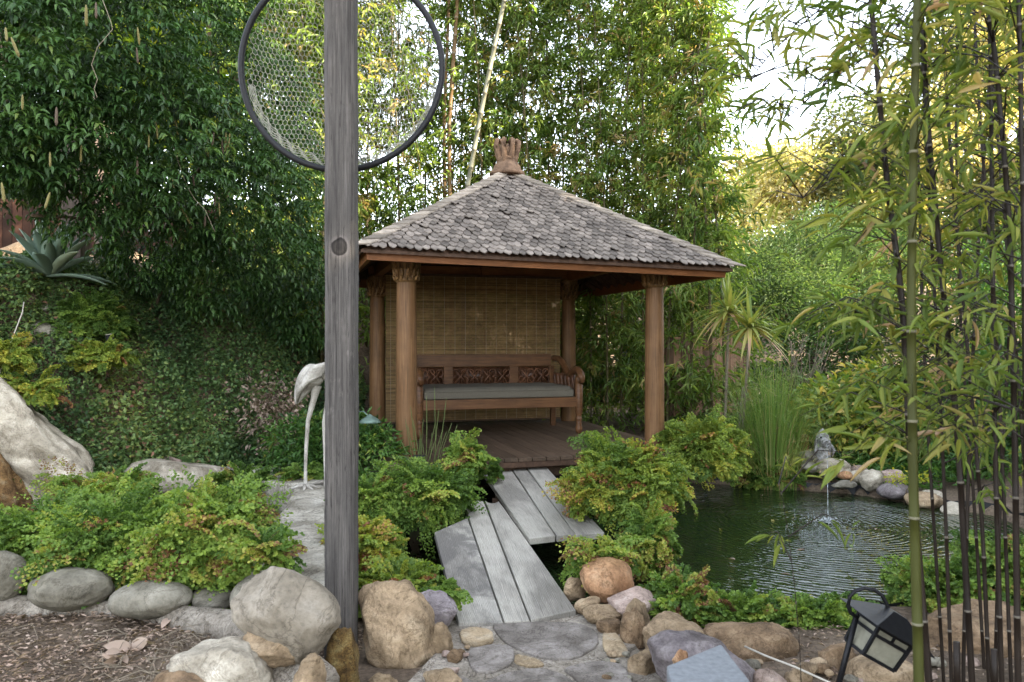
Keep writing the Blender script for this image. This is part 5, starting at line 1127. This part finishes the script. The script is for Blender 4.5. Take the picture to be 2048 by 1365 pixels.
Ls = np.array(Ls); leafobj('foliage', leaves(np.array(pos), np.array(D), Ls, Ls*.36, np.array(T), T_LEAF4, rng.normal(0, .4, len(Ls))), M['wisteria'], e)
mb = MB()
for pts, rr in (([(300, 610, 8.6), (260, 540, 8.3), (210, 470, 7.6), (150, 380, 7.0), (60, 250, 6.4)], .05), ([(300, 610, 8.6), (280, 560, 8.4), (330, 470, 8.2), (420, 300, 7.8)], .035), ([(225, 560, 8.3), (205, 500, 8.0), (230, 400, 7.6)], .03), ([(310, 620, 8.5), (330, 560, 8.4), (300, 500, 8.2), (310, 440, 8.0)], .02), ([(60, 430, 6.6), (180, 440, 7.0), (250, 470, 7.4)], .015)):
    q = np.array([P(*k) for k in pts]); tt = np.linspace(0, len(q)-1, 16); pp_ = np.stack([np.interp(tt, range(len(q)), q[:, i]) for i in range(3)], 1)+rng.normal(0, .01, (16, 3)); mb.tube(pp_, np.linspace(rr, rr*.5, 16), 8)
mb.build('trunk', M['bark'], e, True)
for pts in ([(205, 0), (222, 45), (225, 60), (195, 95), (183, 130), (195, 160), (188, 178), (194, 195), (190, 200), (186, 194)], [(345, 290), (365, 350), (375, 375), (390, 400), (410, 420), (430, 465)], [(265, 210), (275, 250), (300, 265)]):
    mb = MB(); mb.tube([P(x, y, 5.5 if x < 230 else 6.6) for x, y in pts], .0025, 5); mb.build('tendril', M['palebark'], e, True)
mb = MB(); prof = [(.001, 0), (.005, -.008), (.0085, -.03), (.011, -.07), (.010, -.10), (.012, -.13), (.006, -.155), (.001, -.165)]
mb.lathe(prof, (0, 0, 0), 8); pod = None
PODS = [(11, 55, 5.1), (113, 215, 5.5), (45, 190, 5.2), (172, 10, 5.3), (192, 5, 5.3), (100, 305, 5.5), (100, 385, 5.5), (273, 95, 6.1), (275, 55, 6), (230, 360, 6.6), (275, 315, 6.5), (298, 270, 6.5), (415, 275, 7.1), (443, 275, 7.1), (402, 265, 7.1), (452, 265, 7.1), (428, 265, 7.1), (460, 265, 7.1), (343, 355, 7.0), (386, 350, 7.1), (362, 415, 7.2), (438, 405, 7.3), (411, 420, 7.3), (380, 240, 7), (312, 245, 6.6), (325, 185, 6.6), (163, 290, 6.2), (3, 365, 5.3), (430, 385, 7.3), (22, 75, 5.2), (350, 240, 7.0)]
for i, (x, y, Y) in enumerate(PODS):
    if pod is None: o_ = mb.build('seed_pod', M['pod'], e, True); pod = o_; pm2 = o_.data.copy(); pm2.materials.clear(); pm2.materials.append(M['pod_brown'])
    else:
        o_ = pod.copy(); COL.objects.link(o_); o_.parent = e
        if i % 3 == 1: o_.data = pm2
    o_.location = tuple(P(x, y, Y-.3)); o_.rotation_euler = (rng.normal(0, .12), rng.normal(0, .15), rng.uniform(0, 6)); s = rng.uniform(.65, 1.0); o_.scale = (s, s, s*(Y/6.2))

# ------------------------------------------------------------------ agave, foxtail, horsetail, dracaena, papyrus
def blade_plant(name, label, cat_, base, specs, mat, tone=(.45, .2), part='leaf', merge=False, group=None, seg=9, fold=.25):
    e = empty(name, tuple(base)); tag(e, label, cat_, group); allm = MB()
    for az, el, L, W, dr in specs:
        d = np.array([math.cos(az)*math.cos(el), math.sin(az)*math.cos(el), math.sin(el)]); side = np.cross(d, [0, 0, 1]); side /= np.linalg.norm(side)+1e-9; nrm = np.cross(side, d); V = []; 
        for s in np.linspace(0, 1, seg):
            c = d*L*s-np.array([0, 0, dr*L*s*s]); w_ = W*(.45+.9*s)*(1-s**3)*1.0 if mat == 'agave' else W*(.6+.4*math.sin(s*3.1))*(1-s**4); w_ = max(w_, .0004)
            V += [c-side*w_/2+nrm*w_*fold, c+nrm*0, c+side*w_/2+nrm*w_*fold]
        Fc = [(i*3+j, i*3+j+1, i*3+j+4, i*3+j+3) for i in range(seg-1) for j in (0, 1)]; tn = min(1, max(0, random.gauss(*tone)))
        if merge: allm.add(V, Fc, tn)
        else: m_ = MB(); m_.add(V, Fc, tn); o_ = m_.build(part, M[mat], e, True); so = o_.modifiers.new('solid', 'SOLIDIFY'); so.thickness = .006
    if merge: allm.build(part, M[mat], e, True)
    return e
ag = [(random.uniform(0, 6.28) if i > 10 else i*.63, R(5+80*(i/30)), .62*random.uniform(.8, 1.1), .155, .22*(1-i/30)) for i in range(30)]
blade_plant('agave', 'large blue green agave rosette beside the short post on the slope', 'agave', P(100, 555, 7.55), ag, 'agave', (.45, .2))
def plume(loc, label):
    e = empty('foxtail_fern', tuple(loc)); tag(e, label, 'fern'); pos = []; D = []
    for i in range(9):
        a = random.uniform(0, 6.28); d = np.array([math.cos(a)*.4, math.sin(a)*.4, 1]); d /= np.linalg.norm(d); L = random.uniform(.35, .6)
        for s in np.linspace(0, 1, 260): c = d*L*s+np.array([math.cos(a), math.sin(a), -.3])*.1*s*s; dd = rdir(1)[0]+d*.6; pos.append(c); D.append(dd)
    leafobj('plumes', leaves(np.array(pos), np.array(D), .04, .006, rng.normal(.6, .2, len(pos)), T_LEAF2), M['shrub_y'], e)
plume(P(8, 650, 7.3), 'bright green foxtail fern plumes at the left edge'); plume(P(38, 640, 7.5), 'smaller foxtail fern plume under the agave')
# horsetail reeds
e = empty('horsetail', tuple(P(850, 935, 6.35))); tag(e, 'thin upright horsetail reeds in front of the left front column', 'reeds')
tops = [(823, 812), (812, 840), (855, 790), (868, 775), (877, 818), (893, 797), (902, 848), (914, 852), (835, 865), (843, 875), (860, 868), (884, 860), (895, 862), (828, 880), (806, 880), (850, 885), (871, 880), (887, 885), (818, 850), (830, 838), (845, 842), (866, 850)]
for x, y in tops:
    bxx = 850+(x-855)*.55+random.uniform(-9, 9); dy = random.uniform(-.12, .12); b = P(850, 935, 6.35); a0 = P(bxx, 940, 6.35)-b; a1 = P(x, y, 6.35)-b; a0[1] = a1[1] = dy; mb = MB(); n = 14
    pp_ = [a0+(a1-a0)*k+np.array([.008*math.sin(k*3+x), 0, 0]) for k in np.linspace(0, 1, n)]; mb.tube(pp_, [.0032*(1.25 if i % 2 else 1) for i in range(n-1)]+[.001], 6); mb.build('reed', M['reed'], e, True)
# dracaenas
def dracaena(pts, Y, label, n=64, L=.5):
    b = P(*pts[0], Y); e = empty('dracaena', tuple(b)); tag(e, label, 'dracaena'); q = [P(x, y, Y)-b for x, y in pts]; mb = MB(); mb.tube(q, np.linspace(.02, .014, len(q)), 8); mb.build('trunk', M['palebark'], e, True)
    m_ = MB(); top = q[-1]
    for i in range(n):
        az = random.uniform(0, 6.28); el = R(random.uniform(-25, 85)); dr = random.uniform(.25, .75)*math.cos(max(el, 0)); d = np.array([math.cos(az)*math.cos(el), math.sin(az)*math.cos(el), math.sin(el)]); l = L*random.uniform(.7, 1.15); side = np.cross(d, [0, 0, 1]); side /= np.linalg.norm(side)+1e-9; V = []
        for s in np.linspace(0, 1, 8):
            c = top+d*l*s-np.array([0, 0, dr*l*s*s]); w_ = .042*(1-s**3)+.001; V += [c-side*w_/2, c-np.array([0, 0, .004]), c+side*w_/2]
        tn = random.gauss(.35, .2) if el > 0 else random.gauss(.8, .15); m_.add(V, [(k*3+j, k*3+j+1, k*3+j+4, k*3+j+3) for k in range(7) for j in (0, 1)], min(1, max(0, tn)))
    m_.build('crown', M['dracaena'], e, True)
dracaena([(1448, 980), (1450, 850), (1455, 700), (1458, 625)], 9.0, 'taller slim dracaena with a spiky rosette, left one of the pair')
dracaena([(1478, 1040), (1484, 880), (1494, 740), (1500, 655)], 8.7, 'slim dracaena with a drooping spiky rosette, right one of the pair')
dracaena([(1470, 960), (1478, 860), (1486, 775)], 9.2, 'short young dracaena below the rosettes of the taller pair', 20, .25)
# papyrus clump
e = empty('papyrus', tuple(P(1545, 965, 8.45))); tag(e, 'dense fine grassy papyrus clump at the far pond edge below the dracaenas', 'papyrus')
m_ = MB()
for i in range(1700):
    az = random.uniform(0, 6.28); r0 = random.uniform(0, .34); h = random.uniform(.3, 1.6)*(1-.3*r0); sp_ = random.uniform(.05, .6)*(1.15-.4*h); b = np.array([math.cos(az)*r0, math.sin(az)*r0, -.05]); dr_ = random.uniform(0, .35); tn = min(1, max(0, random.gauss(.42, .2)+(.35 if h < .7 else 0)))
    side = np.array([-math.sin(az), math.cos(az), 0])*.0045; V = []
    for s in np.linspace(0, 1, 6): c = b+np.array([math.cos(az)*sp_*s*s, math.sin(az)*sp_*s*s, h*s-dr_*h*s**3]); V += [c-side*(1.2-s), c+side*(1.2-s)]
    m_.add(V, [(k*2, k*2+1, k*2+3, k*2+2) for k in range(5)], tn)
    if i % 2 == 0:
        for j in range(9):
            a = random.uniform(0, 6.28); l = random.uniform(.05, .12); d = np.array([math.cos(a), math.sin(a), random.uniform(-.3, .7)])*l; s2_ = np.array([-math.sin(a), math.cos(a), 0])*.0022; m_.add([c-s2_, c+s2_, c+d], [(0, 1, 2)], tn)
m_.build('blades', M['grass'], e)
# yellow weeds on pond rim
plant('yellow_weed', 'small yellow flowering weed on the stones of the far pond rim', 'plant', P(1805, 985, 7.45), [LP(1800, 965, 7.45, .12, .1, .08), LP(1830, 955, 7.5, .12, .1, .06)], 260, .03, .02, 'lime', (.8, .2), .004, 'stem', crown='foliage', clump=.03, cn=8)
